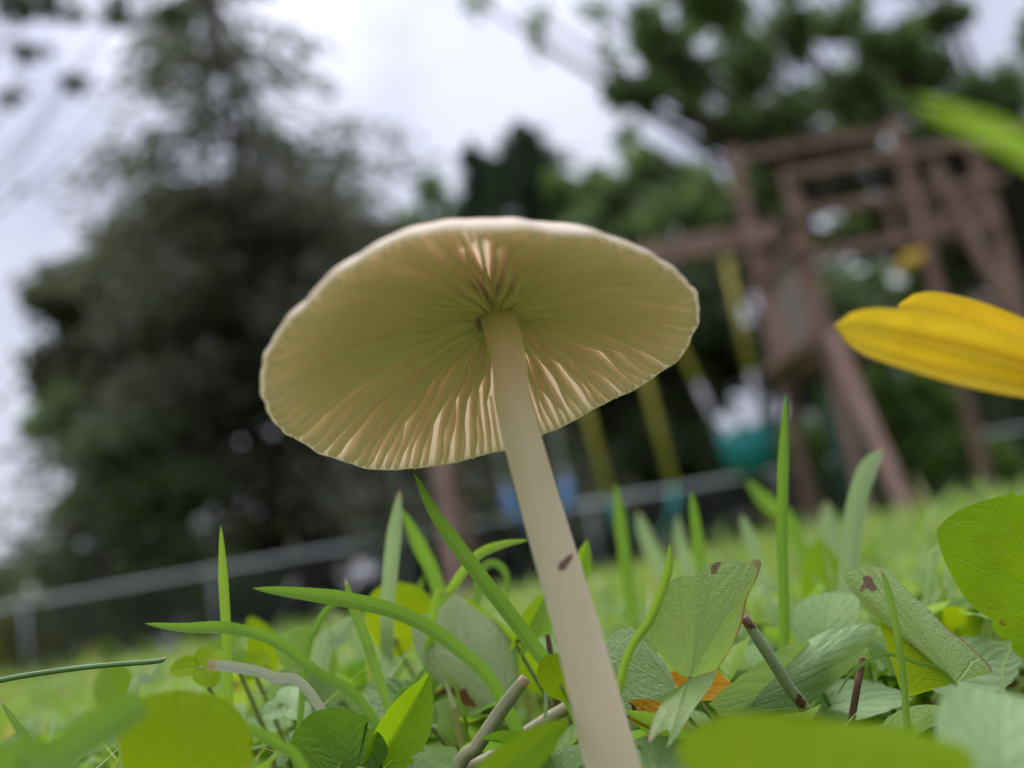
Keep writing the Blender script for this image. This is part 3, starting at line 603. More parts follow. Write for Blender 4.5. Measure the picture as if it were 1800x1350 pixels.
def leaf_geo(L_, W_, shape='ovate', fold=.2, curl=.15, teeth=0, tamp=.04, cord=.15, nu=28, nv=9, wave=.0, seed=0, tipbend=0):
    """leaf in its own frame: base at 0, length along +y, face towards +z -> V, F, UV"""
    rr = random.Random(seed); ph = rr.uniform(0, 6)
    V = []; U = []; F = []; half = nv
    for i in range(nu+1):
        u = i/nu
        if shape == 'round': w_ = math.sqrt(max(0, 1-(2*u-1)**2))
        elif shape == 'lance': w_ = math.sin(math.pi*min(1, u*.92+.08)**.8)**.9
        elif shape == 'heart': w_ = math.sqrt(max(0, 1-(1.75*u-.75)**2)) if u > .43 else math.sqrt(max(0, 1-((.43-u)/.43)**2.6))*1.0
        else: w_ = math.sin(math.pi*u**.75)**.75 if 0 < u < 1 else 0.
        w_ = max(w_, .012)
        for j in range(-half, half+1):
            v = j/half; a = abs(v)
            ts = 1+(tamp*(abs(math.sin(teeth*math.pi*u+(.4 if v > 0 else 0)))**.6-.6)*a**6 if teeth else 0)
            x = v*w_*W_/2*ts; y = L_*(u-cord*a**1.6*(1-u)**3*1.5)*(1+(.25*tamp*math.sin(teeth*2*math.pi*u)*a**6 if teeth else 0))
            z = abs(x)*math.tan(fold)-curl*(u-.35)**2*L_+wave*W_*math.sin(u*9+ph+v*2)*a*a - tipbend*L_*max(0, u-.6)**2*3
            V.append((x, y, z)); U.append((u, .5+.5*v))
    m_ = 2*half+1
    for i in range(nu):
        for j in range(m_-1): F.append((i*m_+j, i*m_+j+1, (i+1)*m_+j+1, (i+1)*m_+j))
    return V, F, U
def leaf(label, base, tip, wpx, mat, shape='ovate', roll=0., pitch=0., stalk=True, name='leaf', part='leaf_blade', group=None, stalkmat=None, sw=9, root=None, st=None, kw=None):
    """base, tip: (px, py, depth); roll turns the face about its length, 0 faces the camera"""
    kw = kw or {}
    b, t = np.array(P(*base)), np.array(P(*tip)); ax = t-b; L_ = np.linalg.norm(ax); ax /= L_
    vd = CAMn-(b+t)/2; vd -= ax*(vd@ax); vd /= np.linalg.norm(vd); sd = np.cross(ax, vd)
    z = vd*math.cos(roll)+sd*math.sin(roll); x = np.cross(ax, z)
    W_ = wpx/FPX*(base[2]+tip[2])/2
    V, F, U = leaf_geo(L_, W_, shape, **kw); M3 = np.stack([x, ax, z], 1)
    gx, gy = (b[0]+.004, b[1]+.006) if root is None else root; gh = float(ground_h(gx, gy)); ro = np.array([gx, gy, gh])
    V = [M3@np.array(v)+b-ro for v in V]
    r = thing(name, label, 'leaf', ro, group)
    mesh(part, V, F, mat, r, U)
    if stalk:
        g0 = np.array([gx, gy, gh-.002]); mid = (g0+b)/2+np.array([.003, .004, 0]); pts = [b+ax*.03*L_-z*.0003, b-ax*.06*L_-z*.0006, mid, g0]
        k = spline(pts, 14); Vs, Fs, Us = tube(k, np.linspace(sw*.35, sw*.55, 14)/FPX*base[2], 7, ro); mesh('stalk', Vs, Fs, stalkmat or M_stalk, r, Us)
    return r
def fan_part(part, base, outl, mat, ro, parent, bulge=0., nr=14, nk=96, wav=0., seed=0):
    """leaf blade spanned between its base point and its edge; every edge point has its own depth"""
    o3 = spline(list(outl), nk); b = np.array(P(*base)); rs = random.Random(seed); ph = rs.uniform(0, 6); E = [np.array(P(*p)) for p in o3]
    c = np.mean(E, 0); nn = np.cross(E[nk//3]-b, E[2*nk//3]-b); nn /= np.linalg.norm(nn)
    if nn@(CAMn-b) < 0: nn = -nn
    sz = np.mean([np.linalg.norm(e-b) for e in E]); V = []; U = []; F = []
    for i in range(nr+1):
        r = (i/nr)**.9
        for k in range(nk):
            v = k/(nk-1); p = b+(E[k]-b)*r+nn*sz*(bulge*math.sin(math.pi*r)*math.sin(math.pi*v)+wav*r*r*math.sin(v*17+ph)*(.4+.6*math.sin(v*7+ph)))
            V.append(p-ro); U.append((r, v))
    for i in range(nr):
        for k in range(nk-1): F.append((i*nk+k, i*nk+k+1, (i+1)*nk+k+1, (i+1)*nk+k))
    return mesh(part, V, F, mat, parent, U)
def fan_leaf(label, base, pieces, sw=9, name='leaf', stalk=True):
    b = np.array(P(*base)); gx, gy = b[0]+.004, b[1]+.005; ro = np.array([gx, gy, float(ground_h(gx, gy))]); r = thing(name, label, 'leaf', ro)
    for (part, outl, mat, kw) in pieces: fan_part(part, base, outl, mat, ro, r, **kw)
    if stalk:
        k = spline([b+np.array([0, 0, .0003]), b+np.array([.0006, .0012, -.003]), (b+ro)/2+np.array([.003, .003, 0]), ro-np.array([0, 0, .002])], 14); Vs, Fs, Us = tube(k, np.linspace(sw*.4, sw*.55, 14)/FPX*base[2], 7, ro); mesh('stalk', Vs, Fs, M_stalk, r, Us)
    return r
def dz(pts, f): return [(x, y, f(x, y)) for x, y in pts]
M_stalk = basic('leaf_stalk', (.20, .26, .07), (.30, .34, .12), .5, 80, .1, .3, trans=.2, tcol=(.3, .4, .08))
M_blade = blademat('grass_green', (.09, .19, .022), (.16, .29, .04), (.24, .44, .04))
M_bladet = blademat('grass_green_tan_tip', (.11, .20, .03), (.17, .28, .05), (.26, .44, .06), tip=.07)
M_bladep = blademat('grass_pale', (.24, .34, .17), (.34, .43, .24), (.34, .46, .18), tip=.06)
M_blady = blademat('grass_yellow_green', (.15, .27, .02), (.23, .36, .04), (.36, .55, .05))
M_bladew = blademat('grass_whitish', (.42, .44, .36), (.52, .53, .44), (.4, .42, .25), tip=.08)
M_bladed = blademat('grass_deep', (.07, .16, .02), (.12, .22, .04), (.2, .38, .04))
M_straw = blademat('dry_stalk', (.24, .24, .12), (.36, .35, .20), (.3, .3, .12), .15, tip=.05)
M_speck = blademat('speckled_stalk', (.20, .27, .13), (.30, .36, .20), (.25, .32, .1), .15, tip=.06, tipcol=(.2, .1, .06), specks=1)
M_stick = basic('brown_stick', (.10, .055, .035), (.18, .10, .06), .8, 300, .3, .2)
M_pale = leafmat('pale_leaf', (.20, .32, .09), (.28, .41, .14), (.32, .50, .06), trans=.35, vein=.25, spots=.28, edge=.9)
M_mint = leafmat('mint_leaf', (.25, .39, .15), (.34, .48, .21), (.32, .50, .08), trans=.28, vein=.3, vbump=.5, quilt=.25, rough=.5)
M_bright = leafmat('bright_leaf', (.12, .25, .006), (.19, .34, .010), (.38, .60, .008), trans=.55, vein=.25, spots=.05, rough=.4)
M_lime = leafmat('lime_leaf', (.20, .33, .006), (.29, .42, .008), (.50, .64, .006), trans=.6, vein=.15, rough=.5, spec=.06)
M_deep = leafmat('deep_leaf', (.07, .17, .012), (.13, .25, .03), (.20, .38, .02), trans=.35, vein=.25, spots=.1, rough=.3, spec=.45, quilt=.3)
M_spot = leafmat('blotched_leaf', (.30, .37, .17), (.40, .46, .26), (.34, .46, .10), trans=.3, vein=.5, spots=.22, rough=.5, vcol=(.42, .34, .25))
def fan(nm, src, **k):
    d = dict(src); d.update(k); a = d.pop('a'); return leafmat(nm, *a, palm=d.pop('palm', 5), **d)
M_palef = fan('pale_fan_leaf', dict(a=((.29, .42, .14), (.38, .50, .20), (.40, .58, .10)), trans=.36, vein=.5, vbump=.6, spots=.42, edge=.8, scol=(.20, .13, .08), ev=(.60, .78)))
M_mintf = fan('mint_fan_leaf', dict(a=((.27, .41, .17), (.37, .51, .23), (.34, .52, .09)), trans=.28, vein=.5, vbump=.8, rough=.5))
M_brightf = fan('bright_fan_leaf', dict(a=((.10, .22, .005), (.17, .31, .009), (.33, .54, .006)), trans=.5, vein=.6, vbump=.6, spots=.12, rough=.4))
M_deepf = fan('deep_fan_leaf', dict(a=((.06, .16, .012), (.12, .24, .03), (.20, .38, .02)), trans=.38, vein=.3, rough=.3, spec=.45, quilt=.25))
M_backlitf = fan('backlit_lime_fan_leaf', dict(a=((.20, .33, .006), (.29, .42, .008), (.50, .64, .006)), trans=.55, vein=.2))  # backlight on the folded leaf's lower half, put into its lime colour
M_spotf = fan('blotched_fan_leaf', dict(a=((.27, .36, .15), (.37, .44, .23), (.34, .46, .10)), trans=.3, vein=.5, spots=.34, rough=.5, vcol=(.42, .34, .25), palm=3))
M_ylw = leafmat('dead_yellow_leaf', (.60, .25, .008), (.72, .38, .015), (.7, .3, .01), trans=.35, vein=.2, spots=.62, rough=.5, scol=(.03, .02, .012))

# ------------------------------------------------------------------ leaves that stand out
H = lambda **k: k
A_up = [(1196, 1186), (1170, 1163), (1148, 1125), (1140, 1090), (1150, 1060), (1166, 1040), (1180, 1022), (1198, 1012), (1214, 1012), (1220, 1012), (1236, 997), (1262, 988), (1290, 984), (1306, 985), (1314, 991), (1326, 983), (1338, 990), (1331, 1015), (1314, 1050), (1306, 1090), (1290, 1130), (1272, 1160), (1262, 1176)]
A_lo = [(1262, 1177), (1250, 1205), (1228, 1236), (1205, 1270), (1186, 1298), (1172, 1314), (1178, 1292), (1172, 1282), (1158, 1290), (1140, 1305), (1146, 1270), (1160, 1240), (1185, 1213)]
fan_leaf('pale green scalloped leaf with brown-blotched tip and brown right edge, right of the stem', (1213, 1192, .149), [
    ('leaf_blade', dz(A_up, lambda x, y: .1505-.00005*max(0, x-1240)), M_palef, H(bulge=.05, wav=.012, seed=1)), ('lower_lobe', dz(A_lo, lambda x, y: .147-.00013*max(0, y-1190)), M_palef, H(bulge=.04, wav=.01, seed=2))])
fan_leaf('grey-green rounded leaf touching the right side of the mushroom stem', (1188, 1212, .153), [('leaf_blade', dz([(1184, 1195), (1166, 1160), (1135, 1132), (1120, 1112), (1106, 1102), (1085, 1110), (1066, 1126), (1050, 1160), (1062, 1200), (1082, 1240), (1100, 1256), (1130, 1246), (1165, 1244), (1184, 1232)], lambda x, y: .158-.00004*(y-1100)), M_mintf, H(bulge=.06, wav=.012, seed=3))])
fan_leaf('grey-green pointed leaf lying behind the speckled stalk', (1290, 1252, .155), [('leaf_blade', dz([(1296, 1220), (1340, 1196), (1374, 1182), (1394, 1152), (1420, 1127), (1458, 1107), (1478, 1106), (1490, 1100), (1508, 1099), (1518, 1094), (1542, 1103), (1532, 1128), (1522, 1133), (1520, 1150), (1492, 1178), (1467, 1200), (1430, 1235), (1390, 1262), (1330, 1272)], lambda x, y: .158+.00004*(x-1290)-.00003*(y-1150)), M_mintf, H(bulge=.10, wav=.012, seed=4))])
leaf('broad grey-green leaf spread flat beneath the speckled stalk', (1420, 1180, .165), (1275, 1250, .150), 150, M_mint, 'ovate', roll=-.7, kw=H(fold=.1, curl=.3, teeth=8, tamp=.06, seed=5))
fan_leaf('folded pale leaf with notched tip and lower half coloured lime as if backlit behind the thin tan-tipped blade', (1680, 1200, .150), [
    ('upper_half', dz([(1636, 1158), (1578, 1110), (1534, 1080), (1507, 1050), (1483, 1014), (1491, 998), (1502, 1003), (1508, 993), (1522, 1003), (1528, 995), (1546, 998), (1566, 1008), (1604, 1046), (1630, 1068), (1664, 1103), (1708, 1138), (1744, 1178), (1712, 1186)], lambda x, y: .157-.00002*(y-1000)), M_palef, H(bulge=.06, wav=.01, seed=6)),
    ('lower_half', dz([(1636, 1160), (1590, 1121), (1548, 1094), (1556, 1130), (1570, 1172), (1590, 1222), (1630, 1214)], lambda x, y: .156-.00002*(y-1000)), M_backlitf, H(bulge=-.05, seed=7))])
fan_leaf('big glossy bright green round leaf with toothed edge below the yellow flower', (1862, 1050, .146), [('leaf_blade', dz([(1868, 1110), (1830, 1160), (1800, 1157), (1780, 1143), (1778, 1127), (1762, 1122), (1747, 1106), (1744, 1092), (1734, 1083), (1714, 1070), (1693, 1046), (1674, 1013), (1661, 987), (1651, 958), (1647, 934), (1656, 920), (1678, 902), (1711, 886), (1748, 875), (1768, 871), (1776, 863), (1790, 872), (1815, 868), (1850, 900), (1885, 960), (1880, 1020)], lambda x, y: .151-.00003*(x-1650)), M_brightf, H(bulge=.07, wav=.012, seed=8))])
leaf('large blurred lime green leaf close in front of the folded leaf', (1445, 1430, .082), (1440, 1245, .090), 500, M_lime, 'round', roll=0, kw=H(fold=.08, curl=.3, wave=.02, seed=8))
leaf('blurred pale grey-green leaf beside the large lime leaf', (1760, 1400, .095), (1770, 1195, .105), 230, M_mint, 'round', roll=.2, kw=H(fold=.1, curl=.3, wave=.02, seed=9))
fan_leaf('dark glossy rounded leaf with torn notch left of the dry stalk', (622, 1372, .149), [('leaf_blade', dz([(580, 1400), (535, 1372), (513, 1335), (510, 1303), (522, 1281), (543, 1257), (571, 1246), (604, 1245), (628, 1253), (649, 1263), (642, 1276), (663, 1285), (676, 1302), (682, 1322), (668, 1350), (655, 1385)], lambda x, y: .150), M_deepf, H(bulge=-.10, wav=.03, seed=10))])
leaf('pointed glossy green leaf with folded tip beside the dark rounded leaf', (670, 1330, .152), (757, 1185, .156), 95, M_bright, 'lance', roll=.4, kw=H(fold=.55, curl=.1, seed=11))
fan_leaf('large blotched pale leaf behind the long grass blade', (900, 1262, .178), [('leaf_blade', dz([(868, 1268), (828, 1248), (780, 1207), (750, 1179), (731, 1146), (724, 1110), (728, 1092), (747, 1081), (776, 1066), (791, 1049), (807, 1045), (830, 1066), (856, 1082), (897, 1112), (912, 1167), (911, 1232)], lambda x, y: .186-.00003*(y-1050)), M_spotf, H(bulge=.05, wav=.01, seed=12))])
leaf('curled deep green leaf edge above the blotched pale leaf', (950, 1190, .182), (800, 1050, .192), 95, M_bright, 'ovate', roll=-.9, kw=H(fold=.2, curl=.1, seed=13))
leaf('bright backlit round leaf behind the crossing grass blades', (700, 1130, .205), (705, 1022, .208), 125, M_lime, 'round', roll=.2, kw=H(fold=.1, curl=.2, seed=14))
leaf('small yellow-green round leaf against the left side of the mushroom stem', (990, 1215, .137), (962, 1150, .139), 66, M_lime, 'round', roll=-.2, kw=H(fold=.08, curl=.2, teeth=3, tamp=.05, seed=15))
leaf('blurred green lance leaf slanting up to the mushroom foot', (850, 1375, .112), (1010, 1262, .122), 75, M_bright, 'lance', roll=.3, kw=H(fold=.2, curl=.15, seed=16))
leaf('pale crinkled leaf at the right foot of the mushroom', (1130, 1385, .140), (1215, 1300, .146), 150, M_mint, 'round', roll=-.6, kw=H(fold=.1, curl=.3, teeth=8, tamp=.05, seed=17))
leaf('upright green leaf blurred behind the grey-green pointed leaf', (1450, 1085, .265), (1440, 945, .27), 85, M_bright, 'ovate', roll=.3, kw=H(fold=.25, curl=.1, seed=18))
leaf('yellow-green leaf tucked behind the folded notched leaf', (1600, 1130, .185), (1745, 1085, .195), 85, M_lime, 'ovate', roll=.2, kw=H(fold=.2, curl=.2, seed=19))
leaf('blue-green leaf beneath the big glossy round leaf', (1660, 1190, .165), (1800, 1140, .172), 110, M_mint, 'ovate', roll=-.3, kw=H(fold=.1, curl=.2, teeth=7, tamp=.05, seed=20))
leaf('big blurred yellow-green leaf behind the fat cut blade', (330, 1390, .108), (315, 1205, .114), 230, M_lime, 'heart', roll=.3, kw=H(fold=.15, curl=.25, teeth=5, tamp=.04, seed=21))
leaf('spotted dead orange leaf scrap just right of the mushroom foot', (1185, 1268, .150), (1085, 1240, .152), 52, M_ylw, 'ovate', roll=.2, stalk=False, name='dead_leaf', kw=H(fold=.2, curl=.3, wave=.06, seed=22))
leaf('curled dead orange leaf scrap beneath the folded scalloped leaf', (1190, 1200, .157), (1300, 1205, .160), 62, M_ylw, 'ovate', roll=-.3, stalk=False, name='dead_leaf', kw=H(fold=.3, curl=.3, wave=.08, seed=23))
leaf('bright green leaf beside the left edge of the mushroom stem', (915, 1130, .170), (965, 1035, .176), 45, M_bright, 'lance', roll=.2, kw=H(fold=.4, curl=.1, seed=24))
leaf('flat mint green leaf under the thin curved blade', (1400, 1250, .170), (1600, 1215, .165), 120, M_mint, 'ovate', roll=-.9, kw=H(fold=.1, curl=.2, teeth=7, tamp=.05, seed=25))
leaf('rounded grey-green leaf at the bottom between the lime leaf and the mushroom', (1255, 1330, .150), (1160, 1375, .145), 120, M_mint, 'ovate', roll=-.4, kw=H(fold=.1, curl=.3, teeth=7, tamp=.05, seed=26))
leaf('small green leaf with brown tip peeping out behind the right side of the stem', (1010, 1030, .185), (1034, 948, .188), 36, M_bright, 'lance', roll=.3, kw=H(fold=.4, curl=.1, seed=27))

# clover plants: three leaflets on a stalk
def clover(label, c, rpx, mat, spin=0., tilt=.6, seed=0):
    cW = np.array(P(*c)); r = rpx/FPX*c[2]; gh = float(ground_h(cW[0], cW[1])); ro = np.array([cW[0]+.003, cW[1]+.005, gh])
    t = thing('clover', label, 'clover', ro, 'clover plants in the lawn')
    vd = CAMn-cW; vd /= np.linalg.norm(vd); nz_ = vd*math.sin(tilt)+np.array([0, 0, 1.])*math.cos(tilt); nz_ /= np.linalg.norm(nz_)
    a = np.cross(nz_, vd+np.array([.3, 0, .1])); a /= np.linalg.norm(a); b = np.cross(nz_, a)
    for k in range(3):
        th = spin+2*math.pi*k/3; d = a*math.cos(th)+b*math.sin(th); V, F, U = leaf_geo(r, r*.95, 'heart', fold=.18, curl=.2, cord=-.05, nu=14, nv=5, seed=seed+k)
        V = [(-1*0+v[0], r-v[1]*1.0, v[2]) for v in V]; V = [(v[0], r-v[1], v[2]) for v in V]
        M3 = np.stack([np.cross(d, nz_), d, nz_], 1); mesh('leaflet', [M3@np.array(v)+cW-ro for v in V], F, mat, t, U)
    k = spline([cW, (cW+ro)/2+np.array([.002, .003, 0]), ro-np.array([0, 0, .002])], 10); V, F, U = tube(k, .00035*c[2]/.15, 6, ro); mesh('stalk', V, F, M_stalk, t, U)
clover('yellow-green clover left of the upright grass blade', (352, 1172, .170), 52, M_lime, 2.6, .8, 1)
clover('clover peeping out behind the upright grass blade', (405, 1140, .178), 40, M_bright, .4, .9, 5)
clover('clover with a drooping leaflet in front of the big blurred leaf', (300, 1268, .138), 58, M_bright, 1.2, .3, 9)
clover('clover half hidden under the whitish bent blade', (440, 1165, .185), 36, M_lime, 2.0, .9, 13)
clover('clover beneath the curved grass blades', (505, 1240, .180), 48, M_mint, .9, .8, 17)

leaf('green leaf with pale rim standing behind the hooked grass blade', (560, 1185, .200), (505, 1100, .206), 95, M_bright, 'heart', roll=.3, kw=H(fold=.2, curl=.2, teeth=5, tamp=.05, seed=31))
leaf('soft grey-green leaf spread behind the whitish bent blade', (600, 1240, .185), (480, 1185, .19), 90, M_mint, 'ovate', roll=-.5, kw=H(fold=.15, curl=.2, seed=32))
leaf('deep green leaf below the broad arching grass blade', (745, 1260, .172), (640, 1200, .178), 80, M_deep, 'ovate', roll=.4, kw=H(fold=.25, curl=.15, seed=33))
leaf('upright yellow-green leaf behind the clover peeping out', (470, 1170, .225), (440, 1082, .228), 60, M_lime, 'ovate', roll=.3, kw=H(fold=.3, curl=.15, seed=34))
leaf('faint green leaf standing in the lawn behind the wiry stem', (215, 1235, .23), (180, 1165, .235), 75, M_bright, 'ovate', roll=-.3, kw=H(fold=.2, curl=.15, seed=35))

# ------------------------------------------------------------------ grass blades that stand out
B = lambda lab, pts, w, m, **k: blade(k.pop('name', 'grass_shoot'), lab, k.pop('cat', 'grass blade'), pts, w, m, **k)
B('tall straight upright blade standing alone left of the mushroom cap', [(388, 924, .160), (392, 1010, .160), (398, 1120, .160), (404, 1290, .160)], 17, M_blady, fold=.5)
B('long wide blade slanting from the cap rim down to the stem', [(727, 830, .152), (770, 912, .151), (850, 1020, .150), (930, 1125, .149), (1010, 1245, .150)], 27, M_blade, fold=.55)
B('broad blade arching over from the left with pale underside tip', [(444, 1034, .142), (520, 1042, .143), (620, 1056, .146), (720, 1085, .149), (810, 1145, .152), (885, 1235, .155)], 27, M_blade, twist=.6, fold=.3)
B('long bent blade with flat pale tip crossing behind the upright blade', [(254, 1096, .150), (320, 1103, .152), (400, 1104, .156), (480, 1125, .160), (560, 1185, .163), (650, 1255, .165)], 21, M_blade, twist=.5)
B('thin round wiry stem with frayed tan tip at the open end of the lawn', [(292, 1156, .150), (270, 1163, .150), (150, 1173, .149), (0, 1196, .147), (-120, 1235, .146)], 9, blademat('wiry_stem', (.06, .13, .03), (.10, .19, .05), (.1, .2, .03), .1, tip=.08), roundsec=True, name='wiry_grass', cat='grass stem')
B('pale blurred blade standing upright under the cap rim', [(703, 862, .198), (694, 930, .198), (686, 1010, .200), (680, 1110, .202)], 26, M_bladep)
B('deep green blade leaning behind the pale blade under the cap', [(706, 895, .215), (740, 965, .218), (775, 1050, .222)], 25, M_blade)
B('slim curved blade leaning against the right of the stem', [(1178, 955, .148), (1174, 1005, .148), (1145, 1085, .149), (1090, 1200, .151)], 17, M_blady, fold=.5)
B('tall lone blade rising towards the teal bucket swing', [(1382, 692, .178), (1377, 800, .178), (1375, 950, .179), (1378, 1130, .180)], 19, M_blade, fold=.45)
B('pale blade with tan tip curving over before the play tower', [(1553, 787, .215), (1525, 825, .215), (1505, 890, .216), (1492, 1000, .218)], 34, M_bladep)
B('thin blade before the teal belt swing', [(1082, 850, .25), (1092, 930, .25), (1108, 1060, .252)], 22, M_blade)
B('short upright blade between the two teal swings', [(1215, 862, .23), (1224, 930, .23), (1234, 1010, .232)], 19, M_blade)
B('blunt pale blade below the teal bucket swing', [(1303, 903, .28), (1318, 945, .28), (1335, 1000, .282)], 22, M_bladep)
B('faint pale blade leaning beside the teal belt swing', [(1120, 898, .33), (1138, 950, .33), (1170, 1030, .335)], 26, M_bladep)
B('faint slanting blade below the bucket swing', [(1312, 845, .34), (1350, 885, .34), (1400, 940, .345)], 26, M_blade)
B('faint upright blade beside the short blade', [(1190, 905, .32), (1198, 960, .32), (1215, 1020, .325)], 22, M_bladep)
B('stubby faint blade by the foot of the play tower', [(1452, 880, .35), (1458, 925, .35), (1468, 990, .352)], 30, M_bladep)
B('brown-speckled stalk leaning across the grey-green leaves', [(1308, 1085, .148), (1350, 1150, .149), (1385, 1205, .150), (1430, 1275, .151)], 20, M_speck, roundsec=True, name='speckled_stalk', cat='stalk', cut=True)
B('thin tan-tipped blade standing before the folded notched leaf', [(1548, 998, .143), (1562, 1040, .143), (1578, 1120, .144), (1592, 1240, .145)], 13, M_bladet, fold=.4)
B('hair-thin blade bowed like an arch below the folded notched leaf', [(1470, 1225, .146), (1500, 1180, .146), (1555, 1150, .147), (1610, 1165, .148), (1680, 1205, .149)], 7, M_bladed, to_ground=True)
B('short brown stick poking up among the mint leaves', [(1517, 1155, .155), (1512, 1180, .155), (1502, 1235, .155)], 13, M_stick, roundsec=True, name='brown_stick', cat='stick', cut=True)
B('straw-coloured cut stalk leaning left of the mushroom foot', [(924, 1192, .146), (880, 1250, .146), (840, 1310, .145), (800, 1370, .145)], 25, M_straw, roundsec=True, name='dry_stalk', cat='stalk', cut=True)
B('dull olive stalk lying behind the mushroom foot', [(1005, 1238, .162), (940, 1280, .162), (860, 1335, .161), (800, 1380, .16)], 26, M_straw, roundsec=True, name='dry_stalk', cat='stalk', cut=True)
B('fat blurred cut blade close to the ground at the lawn edge', [(250, 1232, .098), (180, 1275, .097), (90, 1335, .095), (-10, 1400, .094)], 62, M_blade, fold=.2, cut=True)
B('blurred arching blade before the clover with drooping leaflet', [(362, 1262, .118), (430, 1278, .119), (490, 1310, .121), (545, 1375, .124)], 20, M_blade, twist=.6)
B('dark blade with tan stub tip crossing the broad arching blade', [(606, 1016, .158), (622, 1070, .158), (645, 1130, .159), (672, 1210, .16)], 19, M_bladet)
B('thin hooked blade bending over to the tan stub tip', [(618, 1055, .165), (580, 1068, .166), (555, 1105, .167), (535, 1180, .168)], 13, M_bladed)
B('short wide pale blade behind the hooked blade', [(622, 1082, .185), (595, 1115, .186), (560, 1175, .188)], 36, M_bladep)
B('bright arching blade tip reaching the left side of the stem', [(930, 949, .172), (880, 958, .174), (835, 980, .176), (790, 1040, .18), (760, 1090, .182)], 17, M_blady)
B('dark hooked blade curled like a cane behind the long wide blade', [(892, 1060, .20), (890, 1010, .20), (868, 990, .20), (846, 1005, .20), (838, 1060, .201)], 14, M_bladed)
B('whitish bent blade with tan cut end among the clover', [(364, 1168, .148), (420, 1174, .149), (480, 1190, .151), (560, 1240, .154)], 19, M_bladew, twist=.4, cut=True)
B('short pale stub blade behind the wiry stem tip', [(286, 1160, .165), (262, 1190, .166), (230, 1240, .167)], 20, M_bladep)
B('slanting blade behind the blotched pale leaf', [(745, 1010, .23), (720, 1090, .23), (690, 1180, .23)], 18, M_blade)
B('fine green blade crossing the dark rounded leaf', [(755, 1165, .165), (720, 1210, .165), (690, 1260, .165)], 11, M_bladed)
B('dark blade standing behind the crossing blades', [(782, 1130, .19), (770, 1180, .19), (745, 1260, .19)], 20, M_bladed)
B('thin reddish-edged blade at the lawn corner beside the fat cut blade', [(0, 1232, .14), (30, 1275, .14), (75, 1345, .14)], 12, M_bladet)
B('slender vertical blade beside the mushroom foot', [(968, 1160, .143), (960, 1215, .143), (956, 1300, .143)], 7, M_bladep)
B('brown stub of stem beside the mushroom', [(962, 1115, .168), (968, 1150, .168), (975, 1210, .168)], 10, M_stick, roundsec=True, name='brown_stick', cat='stick', cut=True)
B('blurred green blade hanging in high above the yellow flower', [(1600, 175, .060), (1700, 215, .0605), (1800, 262, .061), (1950, 380, .062), (2100, 700, .064)], 44, M_blady, fold=.2)

# ------------------------------------------------------------------ yellow flower
def petalmat():
    mt = leafmat('yellow_petal', (.80, .52, .012), (.86, .60, .03), (.9, .62, .03), trans=.35, rough=.5, nv=2, slope=0, vein=.0, vbump=0, quilt=0); return mt
M_pet = petalmat(); M_fc = basic('flower_centre', (.45, .32, .12), (.6, .42, .2), .8, 900, .4, .2)
fc = np.array(P(1950, 690, .118)); fr_ = np.array([fc[0]+.006, fc[1]+.01, float(ground_h(fc[0], fc[1]))])
fl = thing('yellow_flower', 'yellow flower with long ribbed petals held above the lawn', 'flower', fr_)
V, F, U = tube(spline([fc, fc+np.array([.004, .003, -.02]), fr_-np.array([0, 0, .003])], 14), .0012, 8, fr_); mesh('stalk', V, F, M_stalk, fl, U)
prof = [(.0002, .002), (.0018, .0019), (.003, .0012), (.0036, 0), (.003, -.0012), (.0012, -.002)]
V = []; F = []
for r, z in prof:
    for j in range(14): V.append(fc-fr_+np.array([r*math.cos(j*.4488), r*math.sin(j*.4488), z]))
for i in range(5):
    for j in range(14): F.append((i*14+j, i*14+(j+1) % 14, i*14+14+(j+1) % 14, i*14+14+j))
mesh('flower_centre', V, F, M_fc, fl)
def petal(tip, wpx, roll, sag):
    tW = np.array(P(*tip)); ax = tW-fc; L_ = np.linalg.norm(ax); ax /= L_; vd = CAMn-(fc+tW)/2; vd -= ax*(vd@ax); vd /= np.linalg.norm(vd); sd = np.cross(ax, vd); z = vd*math.cos(roll)+sd*math.sin(roll); x = np.cross(ax, z); W_ = wpx/FPX*.118
    V = []; U = []; F = []; nu, nv = 26, 8
    for i in range(nu+1):
        u = i/nu; w_ = (.3+.7*math.sin(math.pi*min(1, u*1.0)*.9)**.8)*math.sqrt(max(0.0004, 1-max(0, (u-.86)/.14)**2.2))
        for j in range(-nv, nv+1):
            v = j/nv; px_ = v*W_/2*w_; zz = .0006*math.cos(v*7)*min(1, (1-u)*4)+abs(v)**2*W_*.12-sag*L_*(u-.5)**2
            V.append((fc-fr_)+x*px_+ax*(u*L_)+z*zz); U.append((u, .5+.5*v))
    mm = 2*nv+1
    for i in range(nu):
        for j in range(mm-1): F.append((i*mm+j, i*mm+j+1, (i+1)*mm+j+1, (i+1)*mm+j))
    mesh('petal', V, F, M_pet, fl, U)
petal((1474, 570, .112), 112, .25, .16); petal((1580, 536, .124), 118, .3, .10); petal((2150, 420, .13), 140, .2, .1); petal((2300, 700, .12), 140, .2, .1); petal((2100, 900, .11), 140, .2, .1)

